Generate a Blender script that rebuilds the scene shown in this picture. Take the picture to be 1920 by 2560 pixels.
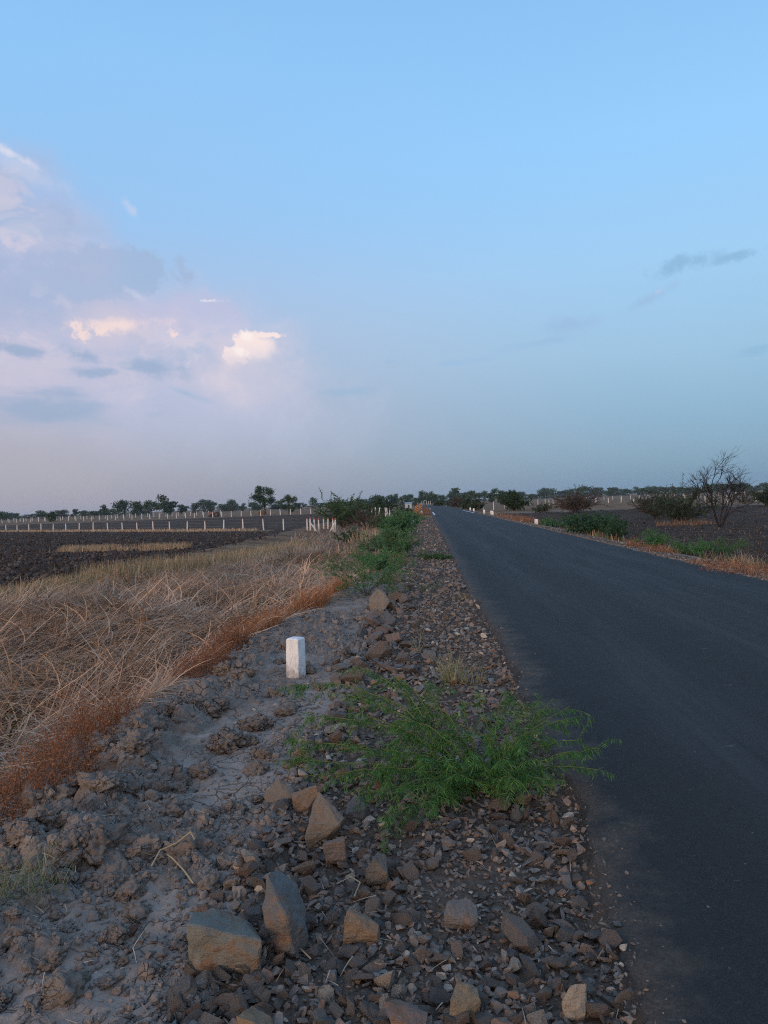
import bpy, bmesh, math, random
import numpy as np
from mathutils import Vector, Matrix, noise as mnoise

for o in list(bpy.data.objects):
    bpy.data.objects.remove(o)
scene = bpy.context.scene
COL = scene.collection
R = math.radians
rng = np.random.default_rng(7)
random.seed(7)

def lin(r, g, b):
    """8-bit sRGB -> linear"""
    f = lambda c: (c / 255 / 12.92) if c / 255 <= 0.04045 else ((c / 255 + 0.055) / 1.055) ** 2.4
    return (f(r), f(g), f(b))

# ------------------------------------------------------------------ camera
CAMH = 1.6
FPX = 1923.0                       # focal length in pixels of the 1920x2560 photograph
cam = bpy.data.cameras.new('camera')
cam.sensor_fit = 'VERTICAL'
cam.sensor_height = 34.6
cam.lens = 34.6 * FPX / 2560
cam.clip_start = 0.05
cam.clip_end = 9000
camo = bpy.data.objects.new('camera', cam)
COL.objects.link(camo)
CR = Matrix.Rotation(R(3.07), 4, 'Z') @ Matrix.Rotation(R(90 - 0.70), 4, 'X') @ Matrix.Rotation(R(-2.12), 4, 'Z')
camo.matrix_world = Matrix.Translation((0, 0, CAMH)) @ CR
scene.camera = camo

def ray(px, py):
    d = CR.to_3x3() @ Vector(((px - 960) / FPX, -(py - 1280) / FPX, -1))
    return d
def gp(px, py, z=0.0):
    d = ray(px, py); t = (z - CAMH) / d.z
    return Vector((d.x * t, d.y * t, z))
def atY(px, py, Y):
    d = ray(px, py); t = Y / d.y
    return Vector((d.x * t, Y, CAMH + d.z * t))
def xat(px, Y):
    """ground X of the thing standing Y metres ahead in pixel column px"""
    py = 1253 - .037 * (px - 1063) + FPX * 1.9 / Y
    return atY(px, py, Y).x
CRI = np.array(CR.to_3x3().transposed())
def proj(P):
    q = (np.asarray(P) - np.array([0, 0, CAMH])) @ CRI.T
    return 960 + FPX * q[:, 0] / -q[:, 2], 1280 - FPX * q[:, 1] / -q[:, 2], -q[:, 2]
def azel(px, py):
    d = ray(px, py).normalized()
    return math.degrees(math.atan2(d.x, d.y)), math.degrees(math.asin(d.z))

# ------------------------------------------------------------------ node helpers
class NT:
    def __init__(s, tree):
        s.t = tree; s.n = tree.nodes; s.l = tree.links
    def new(s, typ, **kw):
        nd = s.n.new(typ)
        for k, v in kw.items(): setattr(nd, k, v)
        return nd
    def put(s, sock, v):
        if hasattr(v, 'is_linked') or isinstance(v, bpy.types.NodeSocket): s.l.new(v, sock)
        elif isinstance(v, (tuple, list)) and sock.type == 'RGBA' and len(v) == 3: sock.default_value = (*v, 1)
        else: sock.default_value = v
    def math(s, op, a, b=0.0, c=0.0, clamp=False):
        nd = s.new('ShaderNodeMath', operation=op, use_clamp=clamp)
        s.put(nd.inputs[0], a); s.put(nd.inputs[1], b); s.put(nd.inputs[2], c)
        return nd.outputs[0]
    def vmath(s, op, a, b=(0, 0, 0)):
        nd = s.new('ShaderNodeVectorMath', operation=op)
        s.put(nd.inputs[0], a); s.put(nd.inputs[1], b)
        return nd.outputs['Value'] if op in ('LENGTH', 'DISTANCE', 'DOT_PRODUCT') else nd.outputs[0]
    def mr(s, v, a, b, c=0.0, d=1.0, smooth=False):
        nd = s.new('ShaderNodeMapRange', interpolation_type='SMOOTHSTEP' if smooth else 'LINEAR')
        for i, x in enumerate((v, a, b, c, d)): s.put(nd.inputs[i], x)
        return nd.outputs[0]
    def mix(s, f, a, b, blend='MIX'):
        nd = s.new('ShaderNodeMix', data_type='RGBA', blend_type=blend)
        s.put(nd.inputs[0], f); s.put(nd.inputs[6], a); s.put(nd.inputs[7], b)
        return nd.outputs[2]
    def noise(s, vec, scale, detail=4.0, rough=0.55, lac=2.0, dist=0.0, color=False):
        nd = s.new('ShaderNodeTexNoise')
        if vec is not None: s.put(nd.inputs['Vector'], vec)
        nd.inputs['Scale'].default_value = scale; nd.inputs['Detail'].default_value = detail
        nd.inputs['Roughness'].default_value = rough; nd.inputs['Lacunarity'].default_value = lac
        nd.inputs['Distortion'].default_value = dist
        return nd.outputs[1] if color else nd.outputs[0]
    def voro(s, vec, scale, feature='F1', rand=1.0):
        nd = s.new('ShaderNodeTexVoronoi', feature=feature)
        if vec is not None: s.put(nd.inputs['Vector'], vec)
        nd.inputs['Scale'].default_value = scale
        nd.inputs['Randomness'].default_value = rand
        return nd.outputs[0]
    def ramp(s, f, stops):
        nd = s.new('ShaderNodeValToRGB')
        s.put(nd.inputs[0], f)
        e = nd.color_ramp.elements
        while len(e) < len(stops): e.new(0.5)
        for i, (p, c) in enumerate(stops):
            e[i].position = p; e[i].color = (*c, 1)
        return nd.outputs[0]
    def mapping(s, vec, loc=(0, 0, 0), rot=(0, 0, 0), scale=(1, 1, 1), typ='POINT'):
        nd = s.new('ShaderNodeMapping', vector_type=typ)
        s.put(nd.inputs[0], vec)
        nd.inputs[1].default_value = loc; nd.inputs[2].default_value = rot; nd.inputs[3].default_value = scale
        return nd.outputs[0]
    def bump(s, h, strength, dist, normal=None):
        nd = s.new('ShaderNodeBump')
        nd.inputs['Strength'].default_value = strength; nd.inputs['Distance'].default_value = dist
        s.put(nd.inputs['Height'], h)
        if normal is not None: s.put(nd.inputs['Normal'], normal)
        return nd.outputs[0]

# ------------------------------------------------------------------ world: dusk sky with clouds
SUN_EL, SUN_AZ = 11.0, -152.0      # low sun behind the camera on its left (azimuth from +Y, clockwise)
W = bpy.data.worlds.new('World'); scene.world = W; W.use_nodes = True
w = NT(W.node_tree); w.n.clear()
tc = w.new('ShaderNodeTexCoord')
D = tc.outputs['Generated']
sep = w.new('ShaderNodeSeparateXYZ'); w.put(sep.inputs[0], D)
AZ = w.math('MULTIPLY', w.math('ARCTAN2', sep.outputs[0], sep.outputs[1]), 57.29578)
EL = w.math('MULTIPLY', w.math('ARCSINE', sep.outputs[2]), 57.29578)
sky = w.new('ShaderNodeTexSky', sky_type='NISHITA')
sky.sun_disc = False; sky.sun_elevation = R(SUN_EL); sky.sun_rotation = R(SUN_AZ)
sky.air_density = 1.0; sky.dust_density = 1.5; sky.ozone_density = 2.0
elf = w.mr(EL, -2.0, 42.0)
P = lambda e: (e + 2.0) / 44.0
left = w.ramp(elf, [(P(-2), lin(150, 150, 168)), (P(2), lin(160, 158, 176)), (P(7), lin(172, 172, 194)), (P(13), lin(176, 188, 216)),
                    (P(20), lin(152, 196, 240)), (P(30), lin(142, 200, 250)), (P(42), lin(122, 180, 236))])
right = w.ramp(elf, [(P(-2), lin(92, 132, 162)), (P(1), lin(102, 142, 174)), (P(5), lin(122, 162, 194)), (P(10), lin(148, 188, 217)),
                     (P(16), lin(156, 203, 240)), (P(24), lin(148, 206, 254)), (P(42), lin(124, 178, 232))])
azf = w.mr(sep.outputs[0], -0.50, 0.42, 0.0, 1.0, smooth=True)
base = w.mix(azf, left, right)
west = w.ramp(elf, [(P(-2), lin(214, 168, 140)), (P(4), lin(250, 200, 160)), (P(12), lin(246, 214, 190)), (P(24), lin(222, 214, 214)), (P(42), lin(178, 196, 226))])
sund = w.vmath('DOT_PRODUCT', D, (math.sin(R(SUN_AZ)), math.cos(R(SUN_AZ)), 0.0))
base = w.mix(w.mr(sund, -0.35, 0.75, 0.0, 1.0, smooth=True), base, west)
big = w.noise(D, 2.3, 4.0, 0.5)
base = w.mix(w.mr(big, 0.3, 0.7, 0.0, 0.10), base, lin(172, 190, 218))
# cloud shapes live at fixed compass directions and heights
nz1 = w.noise(D, 14.0, 6.0, 0.6)
nz2 = w.noise(D, 42.0, 5.0, 0.6)
nzw = w.noise(w.mapping(D, scale=(6, 6, 22)), 2.2, 5.0, 0.55)
azel_v = w.new('ShaderNodeCombineXYZ'); w.put(azel_v.inputs[0], AZ); w.put(azel_v.inputs[1], EL)
def blob(px, py, rx, ry, rot=0.0, soft=0.5, nz=None, amp=0.8):
    a, e = azel(px, py)
    k = 57.29578 / FPX
    v = w.mapping(azel_v.outputs[0], (a, e, 0), (0, 0, R(rot)), (rx * k, ry * k, 1), 'TEXTURE')
    d = w.vmath('LENGTH', v)
    d = w.math('ADD', d, w.mr(nz if nz is not None else nz1, 0.3, 0.7, amp * 0.5, -amp * 0.5))
    return w.mr(d, 1.0, 1.0 - soft, 0.0, 1.0, smooth=True)
def union(*bs):
    r = bs[0]
    for b in bs[1:]: r = w.math('MAXIMUM', r, b)
    return r
cc = base
def cloud(mask, rgb, op):
    global cc
    cc = w.mix(w.math('MULTIPLY', mask, op), cc, lin(*rgb))
nz3 = w.noise(D, 90.0, 4.0, 0.6)
def tops(m, px, py_hi, py_lo):
    """cumulus head: crisp where the light catches it, melting away towards its base"""
    return w.math('MULTIPLY', m, w.mr(EL, azel(px, py_lo)[1], azel(px, py_hi)[1], 0.0, 1.0, smooth=True))
cloud(union(blob(-40, 760, 620, 330, -22, 1.0, nz1, 0.45), blob(420, 1000, 680, 220, -6, 1.0, nz1, 0.3), blob(20, 560, 360, 210, -30, 0.9, nz1, 0.5)), (182, 186, 214), 0.80)
fold = w.noise(w.mapping(D, scale=(1.0, 1.0, 1.9)), 7.5, 7.0, 0.6, dist=0.3)
mass = union(blob(60, 790, 520, 260, -18, 1.0, nz1, 0.6), blob(470, 860, 470, 150, -14, 1.0, nz1, 0.5), blob(0, 540, 320, 150, -26, 1.0, nz1, 0.6))
lowf = w.mr(EL, azel(100, 520)[1], azel(100, 800)[1], 0.25, 1.0, smooth=True)
cloud(w.math('MULTIPLY', w.math('MULTIPLY', mass, lowf), w.mr(fold, 0.47, 0.68, 0.0, 1.0, smooth=True)), (228, 210, 218), 0.7)
cloud(w.math('MULTIPLY', mass, w.mr(fold, 0.50, 0.36, 0.0, 1.0, smooth=True)), (160, 178, 210), 0.7)
fold2 = w.noise(w.mapping(D, scale=(1.0, 1.0, 1.6)), 19.0, 6.0, 0.6, dist=0.5)
bil = w.math('MULTIPLY', mass, w.mr(EL, azel(100, 1120)[1], azel(100, 900)[1], 0.0, 1.0, smooth=True))
cloud(w.math('MULTIPLY', bil, w.mr(fold2, 0.52, 0.66, 0.0, 1.0, smooth=True)), (232, 216, 222), 0.5)
cloud(w.math('MULTIPLY', bil, w.mr(fold2, 0.47, 0.35, 0.0, 1.0, smooth=True)), (160, 178, 210), 0.5)
cloud(union(blob(40, 930, 420, 230, 0, 1.0, nz1, 0.4), blob(350, 800, 330, 140, 0, 1.0, nz1, 0.5)), (206, 194, 212), 0.55)
cloud(blob(40, 1150, 420, 150, 0, 1.0, nz1, 0.3), (172, 166, 180), 0.55)
cloud(w.math('MULTIPLY', blob(250, 690, 210, 70, 4, 0.30, nz2, 0.65), w.mr(AZ, azel(0, 690)[0], azel(380, 690)[0], 0.35, 1.0)), (160, 180, 210), 0.75)
cloud(blob(60, 560, 190, 36, 3, 1.0, nzw, 0.9), (160, 184, 216), 0.55)
cloud(blob(150, 690, 300, 70, 8, 1.0, nz1, 0.7), (172, 182, 212), 0.5)
cloud(union(blob(290, 810, 190, 64, 4, 1.0, nz1, 0.6), blob(620, 940, 380, 130, -8, 1.0, nz1, 0.6)), (220, 204, 214), 0.42)
cloud(tops(union(blob(525, 800, 120, 70, -20, 0.5, nz2, 0.6), blob(420, 790, 140, 50, -14, 0.6, nz2, 0.7)), 520, 770, 900), (192, 190, 218), 0.6)
h1_ = union(blob(622, 862, 40, 40, 0, 0.30, nz3, 0.5), blob(590, 888, 40, 26, 10, 0.3, nz3, 0.7), blob(650, 876, 55, 46, -8, 0.8, nz2, 0.5), blob(672, 838, 40, 9, 3, 0.5, nz3, 0.9))
cloud(tops(h1_, 620, 850, 945), (252, 228, 222), 0.95)
cloud(union(blob(618, 838, 20, 18, 0, 0.7, nz3, 0.7), blob(600, 880, 26, 16, 0, 0.8, nz3, 0.8)), (255, 240, 232), 0.8)
cloud(union(blob(200, 822, 30, 26, 0, 0.8, nz3, 1.5), blob(250, 826, 22, 17, 0, 0.8, nz3, 1.7), blob(430, 834, 13, 13, 0, 0.8, nz3, 1.5), blob(285, 812, 130, 22, 4, 1.0, nz2, 0.9)), (252, 222, 212), 0.8)
cloud(union(blob(15, 378, 85, 12, -20, 1.0, nz3, 0.8), blob(525, 752, 40, 5, 0, 1.0, nz3, 1.4)), (238, 230, 238), 0.7)
cloud(union(blob(322, 515, 44, 16, -48, 1.0, nz2, 1.0), blob(345, 740, 40, 12, -30, 1.0, nz2, 1.2), blob(60, 420, 130, 30, -24, 1.0, nz2, 0.6)), (214, 214, 232), 0.45)
nzm = w.math('ADD', w.math('MULTIPLY', nzw, 0.5), w.math('MULTIPLY', nz2, 0.5))
dk = union(blob(110, 1015, 240, 50, -3, 1.0, nzw, 1.0), blob(390, 922, 105, 30, -6, 1.0, nzm, 1.5), blob(45, 872, 110, 22, -10, 1.0, nzm, 1.8),
           blob(240, 932, 90, 16, 0, 1.0, nzm, 1.6), blob(200, 885, 60, 20, -10, 1.0, nzm, 1.7))
cloud(dk, (146, 166, 198), 0.78)
cloud(blob(80, 1040, 260, 40, -2, 1.0, nz1, 0.6), (150, 166, 196), 0.5)
cloud(union(blob(870, 980, 100, 17, 3, 0.9, nzw, 0.9), blob(980, 905, 50, 16, 0, 1.0, nzw, 1.2), blob(470, 985, 90, 14, -20, 1.0, nz1, 1.2)), (146, 174, 206), 0.7)
cloud(union(blob(1720, 655, 90, 26, 4, 1.0, nz2, 1.2), blob(1820, 645, 80, 14, 8, 1.0, nz2, 1.3), blob(1905, 870, 66, 16, 12, 0.9, nzw, 0.9)), (132, 174, 208), 0.75)
cloud(union(blob(1440, 810, 110, 34, 3, 1.0, nz1, 1.1), blob(1610, 755, 80, 22, 20, 1.0, nz1, 1.1), blob(1340, 860, 160, 16, 8, 1.0, nzw, 1.0), blob(1180, 900, 120, 12, 2, 1.0, nzw, 1.2)), (150, 182, 216), 0.85)
cloud(blob(1645, 728, 22, 9, 20, 1.0, nz3, 1.2), (190, 196, 222), 0.6)
sky_part = w.vmath('SCALE', sky.outputs[0]); sky_part.node.inputs['Scale'].default_value = 0.022
painted = w.vmath('SCALE', cc); painted.node.inputs['Scale'].default_value = 0.94
tot = w.vmath('ADD', painted, sky_part)
tot10 = w.vmath('SCALE', tot); tot10.node.inputs['Scale'].default_value = 10.0
bg = w.new('ShaderNodeBackground'); bg.inputs[1].default_value = 0.1
w.put(bg.inputs[0], tot10)
wo = w.new('ShaderNodeOutputWorld'); w.l.new(bg.outputs[0], wo.inputs[0])
try:
    W.cycles.sampling_method = 'MANUAL'; W.cycles.sample_map_resolution = 512
except Exception:
    pass

sl = bpy.data.lights.new('sun', 'SUN'); sl.energy = 1.35; sl.angle = R(22); sl.color = (1.0, 0.77, 0.60)
so = bpy.data.objects.new('sun', sl); COL.objects.link(so)
sd = Vector((math.sin(R(SUN_AZ)) * math.cos(R(SUN_EL)), math.cos(R(SUN_AZ)) * math.cos(R(SUN_EL)), math.sin(R(SUN_EL))))
so.rotation_euler = sd.to_track_quat('Z', 'Y').to_euler()
so.location = (-30, -60, 30)

vs = scene.view_settings
vs.view_transform = 'Standard'; vs.look = 'None'; vs.exposure = 0.0; vs.gamma = 1.0; vs.use_curve_mapping = False
scene.render.engine = 'CYCLES'
scene.cycles.max_bounces = 4; scene.cycles.diffuse_bounces = 2; scene.cycles.glossy_bounces = 2
scene.cycles.transparent_max_bounces = 4; scene.cycles.transmission_bounces = 2
scene.cycles.use_denoising = False
scene.cycles.filter_width = 1.1
scene.cycles.use_adaptive_sampling = True; scene.cycles.adaptive_threshold = 0.02

# ------------------------------------------------------------------ numpy noise
def _h(ix, iy, seed):
    n = (ix.astype(np.int64) * 374761393 + iy.astype(np.int64) * 668265263 + seed * 1442695041) & 0xffffffff
    n = ((n ^ (n >> 13)) * 1274126177) & 0xffffffff
    return ((n ^ (n >> 16)) & 0xffff) / 65535.0
def vnoise(x, y, seed=0):
    ix = np.floor(x); iy = np.floor(y); fx = x - ix; fy = y - iy
    ux = fx * fx * fx * (fx * (fx * 6 - 15) + 10); uy = fy * fy * fy * (fy * (fy * 6 - 15) + 10)
    a = _h(ix, iy, seed); b = _h(ix + 1, iy, seed); c = _h(ix, iy + 1, seed); d = _h(ix + 1, iy + 1, seed)
    return (a + (b - a) * ux) * (1 - uy) + (c + (d - c) * ux) * uy
def fbm(x, y, scale, octv=4, seed=0, gain=0.5):
    s = 0; a = 1; t = 0
    x = np.asarray(x, float) / scale; y = np.asarray(y, float) / scale
    for i in range(octv):
        s = s + a * vnoise(x * 2 ** i + 13.7 * i, y * 2 ** i - 7.3 * i, seed + i); t += a; a *= gain
    return s / t - 0.5
def sstep(a, b, x):
    t = np.clip((x - a) / (b - a), 0, 1); return t * t * (3 - 2 * t)

def lumps(x, y, scale, seed, dens=.7):
    """domes on jittered cells: clods sitting in the earth"""
    x = np.asarray(x, float) / scale; y = np.asarray(y, float) / scale
    ix = np.floor(x); iy = np.floor(y); out = np.zeros_like(x)
    for di in (-1, 0, 1):
        for dj in (-1, 0, 1):
            cx = ix + di; cy = iy + dj
            jx = cx + .15 + .7 * _h(cx, cy, seed); jy = cy + .15 + .7 * _h(cx, cy, seed + 1)
            rr = .28 + .42 * _h(cx, cy, seed + 2); on = _h(cx, cy, seed + 3) < dens
            d2 = ((x - jx) ** 2 + (y - jy) ** 2) / rr ** 2
            out = np.maximum(out, np.where(on, np.sqrt(np.clip(1 - d2, 0, 1)) * rr * (.6 + .6 * _h(cx, cy, seed + 4)), 0))
    return out * scale
# ------------------------------------------------------------------ terrain
ROAD_L, ROAD_R = 0.70, 5.90
def road_left(Y):
    return np.interp(Y, [1.0, 2.33, 2.89, 3.88, 8.0, 20, 400], [.50, .55, .60, .655, .715, .70, .70])
def gravel_left(Y):
    Y = np.asarray(Y, float)
    return np.interp(Y, [0, 3, 5, 9, 14, 25, 60], [-.86, -.80, -.80, -.74, -.86, -.95, -.95]) + 0.10 * fbm(Y, Y * 0 + 3, 0.5, 3, 31) * 2
def verge_left(Y):
    Y = np.asarray(Y, float)
    return np.interp(Y, [0, 3.5, 6, 8, 10.5, 13, 17, 25], [-2.3, -2.42, -2.45, -2.35, -2.1, -1.7, -1.35, -1.25]) + 0.25 * fbm(Y, Y * 0 + 9, 0.7, 3, 37)
PX = np.array([-1e5, -13, -11, -9, -4.8, -3.4])
PZ = np.array([-0.6, -0.6, -0.58, -0.82, -0.9, -0.72])
CLOD = {}
def H(X, Y, fine=True, keep=False):
    X = np.asarray(X, float); Y = np.asarray(Y, float)
    vl = verge_left(Y); gl = gravel_left(Y)
    z = np.interp(X, PX, PZ)
    s = sstep(-3.4 + (vl + 2.4), vl, X)                      # ditch bank up to the verge
    base_top = -0.06
    z = z * (1 - s) + base_top * s
    # right side
    zr = np.interp(X, [5.9, 6.7, 8.6, 11, 1e5], [-0.06, -0.10, -0.42, -0.45, -0.45])
    z = np.where(X > 5.7, zr, z)
    z = z + np.where((X > 5.7) | (X < -10), 0.10 * fbm(X, Y, 14, 2, 5) + np.where(np.hypot(X, Y) > 300, 1.0, 0) * 0, 0)
    # soft rise far out so that the fields roll a little
    if fine:
        ridge = np.exp(-((X - (vl + 0.45)) / 0.40) ** 2) * (Y < 11)
        soil = sstep(vl - .6, vl + .1, X) * (1 - sstep(gl - .05, gl + .15, X))
        n1 = fbm(X, Y, 0.30, 3, 11); n2 = fbm(X, Y, 0.085, 3, 12); n3 = fbm(X, Y, 0.03, 2, 13)
        patch = sstep(-0.05, 0.20, fbm(X, Y, 0.75, 2, 15) + 0.35 * ridge - .14 * sstep(3.6, 2.4, Y) + .10 * sstep(4.5, 7, Y))
        wx = X + .05 * fbm(X, Y, .06, 3, 41) + .02 * n3; wy = Y + .05 * fbm(X, Y, .06, 3, 42) + .02 * n2
        lp = lumps(wx, wy, .22, 301, .45) * ridge * .75 + lumps(wx, wy, .11, 311, .40) * patch * .65 + lumps(wx, wy, .065, 321, .6) * (.15 + .85 * patch) * .8 + lumps(wx, wy, .03, 331, .6) * (.25 + .6 * patch) * .8
        if keep: CLOD['a'] = np.clip(lp / .03 + .30 * sstep(4.6, 7.5, Y), 0, 1)
        z = z + soil * (0.05 * n1 + 0.12 * ridge * np.maximum(0, n1 + 0.22) + lp + (0.016 + 0.035 * patch) * n2 + (0.006 + 0.014 * patch) * n3)
        grav = sstep(gl - .1, gl + .1, X) * (X < 0.75)
        z = z + grav * (0.045 * fbm(X, Y, 0.5, 2, 21) + 0.02 * n2 + 0.012 * n3)
        pl = (X < -11) | (X > 8)
        z = z + pl * 0.10 * fbm(X, Y, 0.55, 2, 23)
    return z
def h1(x, y): return float(H(np.array([x]), np.array([y]))[0])

def mesh_obj(name, V, F, mat, parent=None, smooth=False, col=None, attrs=None, link=True):
    """V (n,3); F (m,k) with one face size"""
    V = np.ascontiguousarray(V, dtype=np.float32); F = np.ascontiguousarray(F, dtype=np.int32)
    me = bpy.data.meshes.new(name)
    m, k = F.shape
    me.vertices.add(len(V)); me.vertices.foreach_set('co', V.ravel())
    me.loops.add(m * k); me.loops.foreach_set('vertex_index', F.ravel())
    me.polygons.add(m)
    me.polygons.foreach_set('loop_start', np.arange(0, m * k, k, dtype=np.int32))
    try: me.polygons.foreach_set('loop_total', np.full(m, k, np.int32))
    except Exception: pass
    me.polygons.foreach_set('use_smooth', np.full(m, smooth, bool))
    me.update(calc_edges=True)
    if col is not None:
        a = me.attributes.new('Col', 'FLOAT_COLOR', 'POINT')
        c = np.ones((len(V), 4), np.float32); c[:, :col.shape[1]] = col
        a.data.foreach_set('color', c.ravel())
    for kk, vv in (attrs or {}).items():
        a = me.attributes.new(kk, 'FLOAT', 'POINT'); a.data.foreach_set('value', np.asarray(vv, np.float32))
    if mat is not None: me.materials.append(mat)
    if not link: return me
    o = bpy.data.objects.new(name, me); COL.objects.link(o)
    if parent is not None: o.parent = parent
    return o
def link_mesh(name, me, parent=None, loc=None, rot=None, scale=None):
    o = bpy.data.objects.new(name, me); COL.objects.link(o)
    if parent is not None: o.parent = parent
    if loc is not None: o.location = loc
    if rot is not None: o.rotation_euler = rot
    if scale is not None: o.scale = scale if hasattr(scale, '__len__') else (scale,) * 3
    return o
def empty(name, loc=(0, 0, 0), rz=0.0):
    o = bpy.data.objects.new(name, None); COL.objects.link(o)
    o.empty_display_size = 0.1; o.location = loc; o.rotation_euler = (0, 0, rz)
    return o
def tag(o, label=None, cat=None, group=None, kind=None):
    if label: o['label'] = label
    if cat: o['category'] = cat
    if group: o['group'] = group
    if kind: o['kind'] = kind
    return o
def join(parts):
    """parts: list of (V,F,C) -> one"""
    Vs, Fs, Cs, off = [], [], [], 0
    for V, F, C in parts:
        Vs.append(V); Fs.append(F + off); off += len(V)
        Cs.append(C if C is not None else np.ones((len(V), 3)))
    return np.concatenate(Vs), np.concatenate(Fs), np.concatenate(Cs)

# ------------------------------------------------------------------ materials
def mat(name):
    m = bpy.data.materials.new(name); m.use_nodes = True
    n = NT(m.node_tree); b = m.node_tree.nodes['Principled BSDF']
    return m, n, b
def obj_co(n): return n.new('ShaderNodeTexCoord').outputs['Object']
def attr(n, name):
    a = n.new('ShaderNodeAttribute'); a.attribute_name = name; return a

def soil_nodes(n, co, clod=None):
    """cracked dried mud: colour, height"""
    warp = n.vmath('ADD', co, n.vmath('SCALE', n.noise(co, 9, 3, color=True)))
    warp.node.inputs[1].links[0].from_node.inputs['Scale'].default_value = 0.09
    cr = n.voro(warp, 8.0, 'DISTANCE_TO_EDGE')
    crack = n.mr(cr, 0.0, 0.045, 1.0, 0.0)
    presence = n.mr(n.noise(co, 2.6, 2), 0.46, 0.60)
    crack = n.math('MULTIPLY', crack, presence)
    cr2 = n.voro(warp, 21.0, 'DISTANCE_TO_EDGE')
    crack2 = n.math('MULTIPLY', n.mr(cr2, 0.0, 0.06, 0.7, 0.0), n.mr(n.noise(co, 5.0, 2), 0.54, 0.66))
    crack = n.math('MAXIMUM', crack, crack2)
    f1 = n.noise(co, 5.0, 8, 0.65); f2 = n.noise(co, 60, 5, 0.7); f3 = n.noise(co, 1.1, 3)
    colr = n.ramp(f1, [(0.25, (0.145, 0.115, 0.096)), (0.45, (0.225, 0.182, 0.156)), (0.62, (0.30, 0.248, 0.217)), (0.8, (0.38, 0.318, 0.283))])
    colr = n.mix(n.mr(f3, 0.38, 0.66, 0.0, 0.40), colr, (0.25, 0.192, 0.158))
    colr = n.mix(n.mr(f2, 0.35, 0.7, 0.0, 0.5), colr, (0.15, 0.118, 0.098))
    if clod is not None:
        crust = n.ramp(n.noise(co, 3.2, 6, 0.6), [(0.3, (0.275, 0.21, 0.172)), (0.7, (0.43, 0.34, 0.29))])
        colr = n.mix(n.mr(n.math('ADD', clod, n.mr(f1, 0.3, 0.7, -0.25, 0.25)), 0.15, 0.75, 0.9, 0.0), colr, crust)
        colr = n.mix(n.mr(f2, 0.5, 0.75, 0.0, 0.35), colr, (0.13, 0.10, 0.08))
    colr = n.mix(n.math('MULTIPLY', crack, 0.35), colr, (0.10, 0.08, 0.065))  # shade inside the cracks painted into the colour, besides their bump
    hgt = n.math('ADD', n.math('MULTIPLY', f2, 0.8), n.math('MULTIPLY', crack, -1.6))
    hgt = n.math('ADD', hgt, n.math('MULTIPLY', n.noise(co, 22, 4, 0.6), 0.9))
    return colr, hgt

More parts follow.
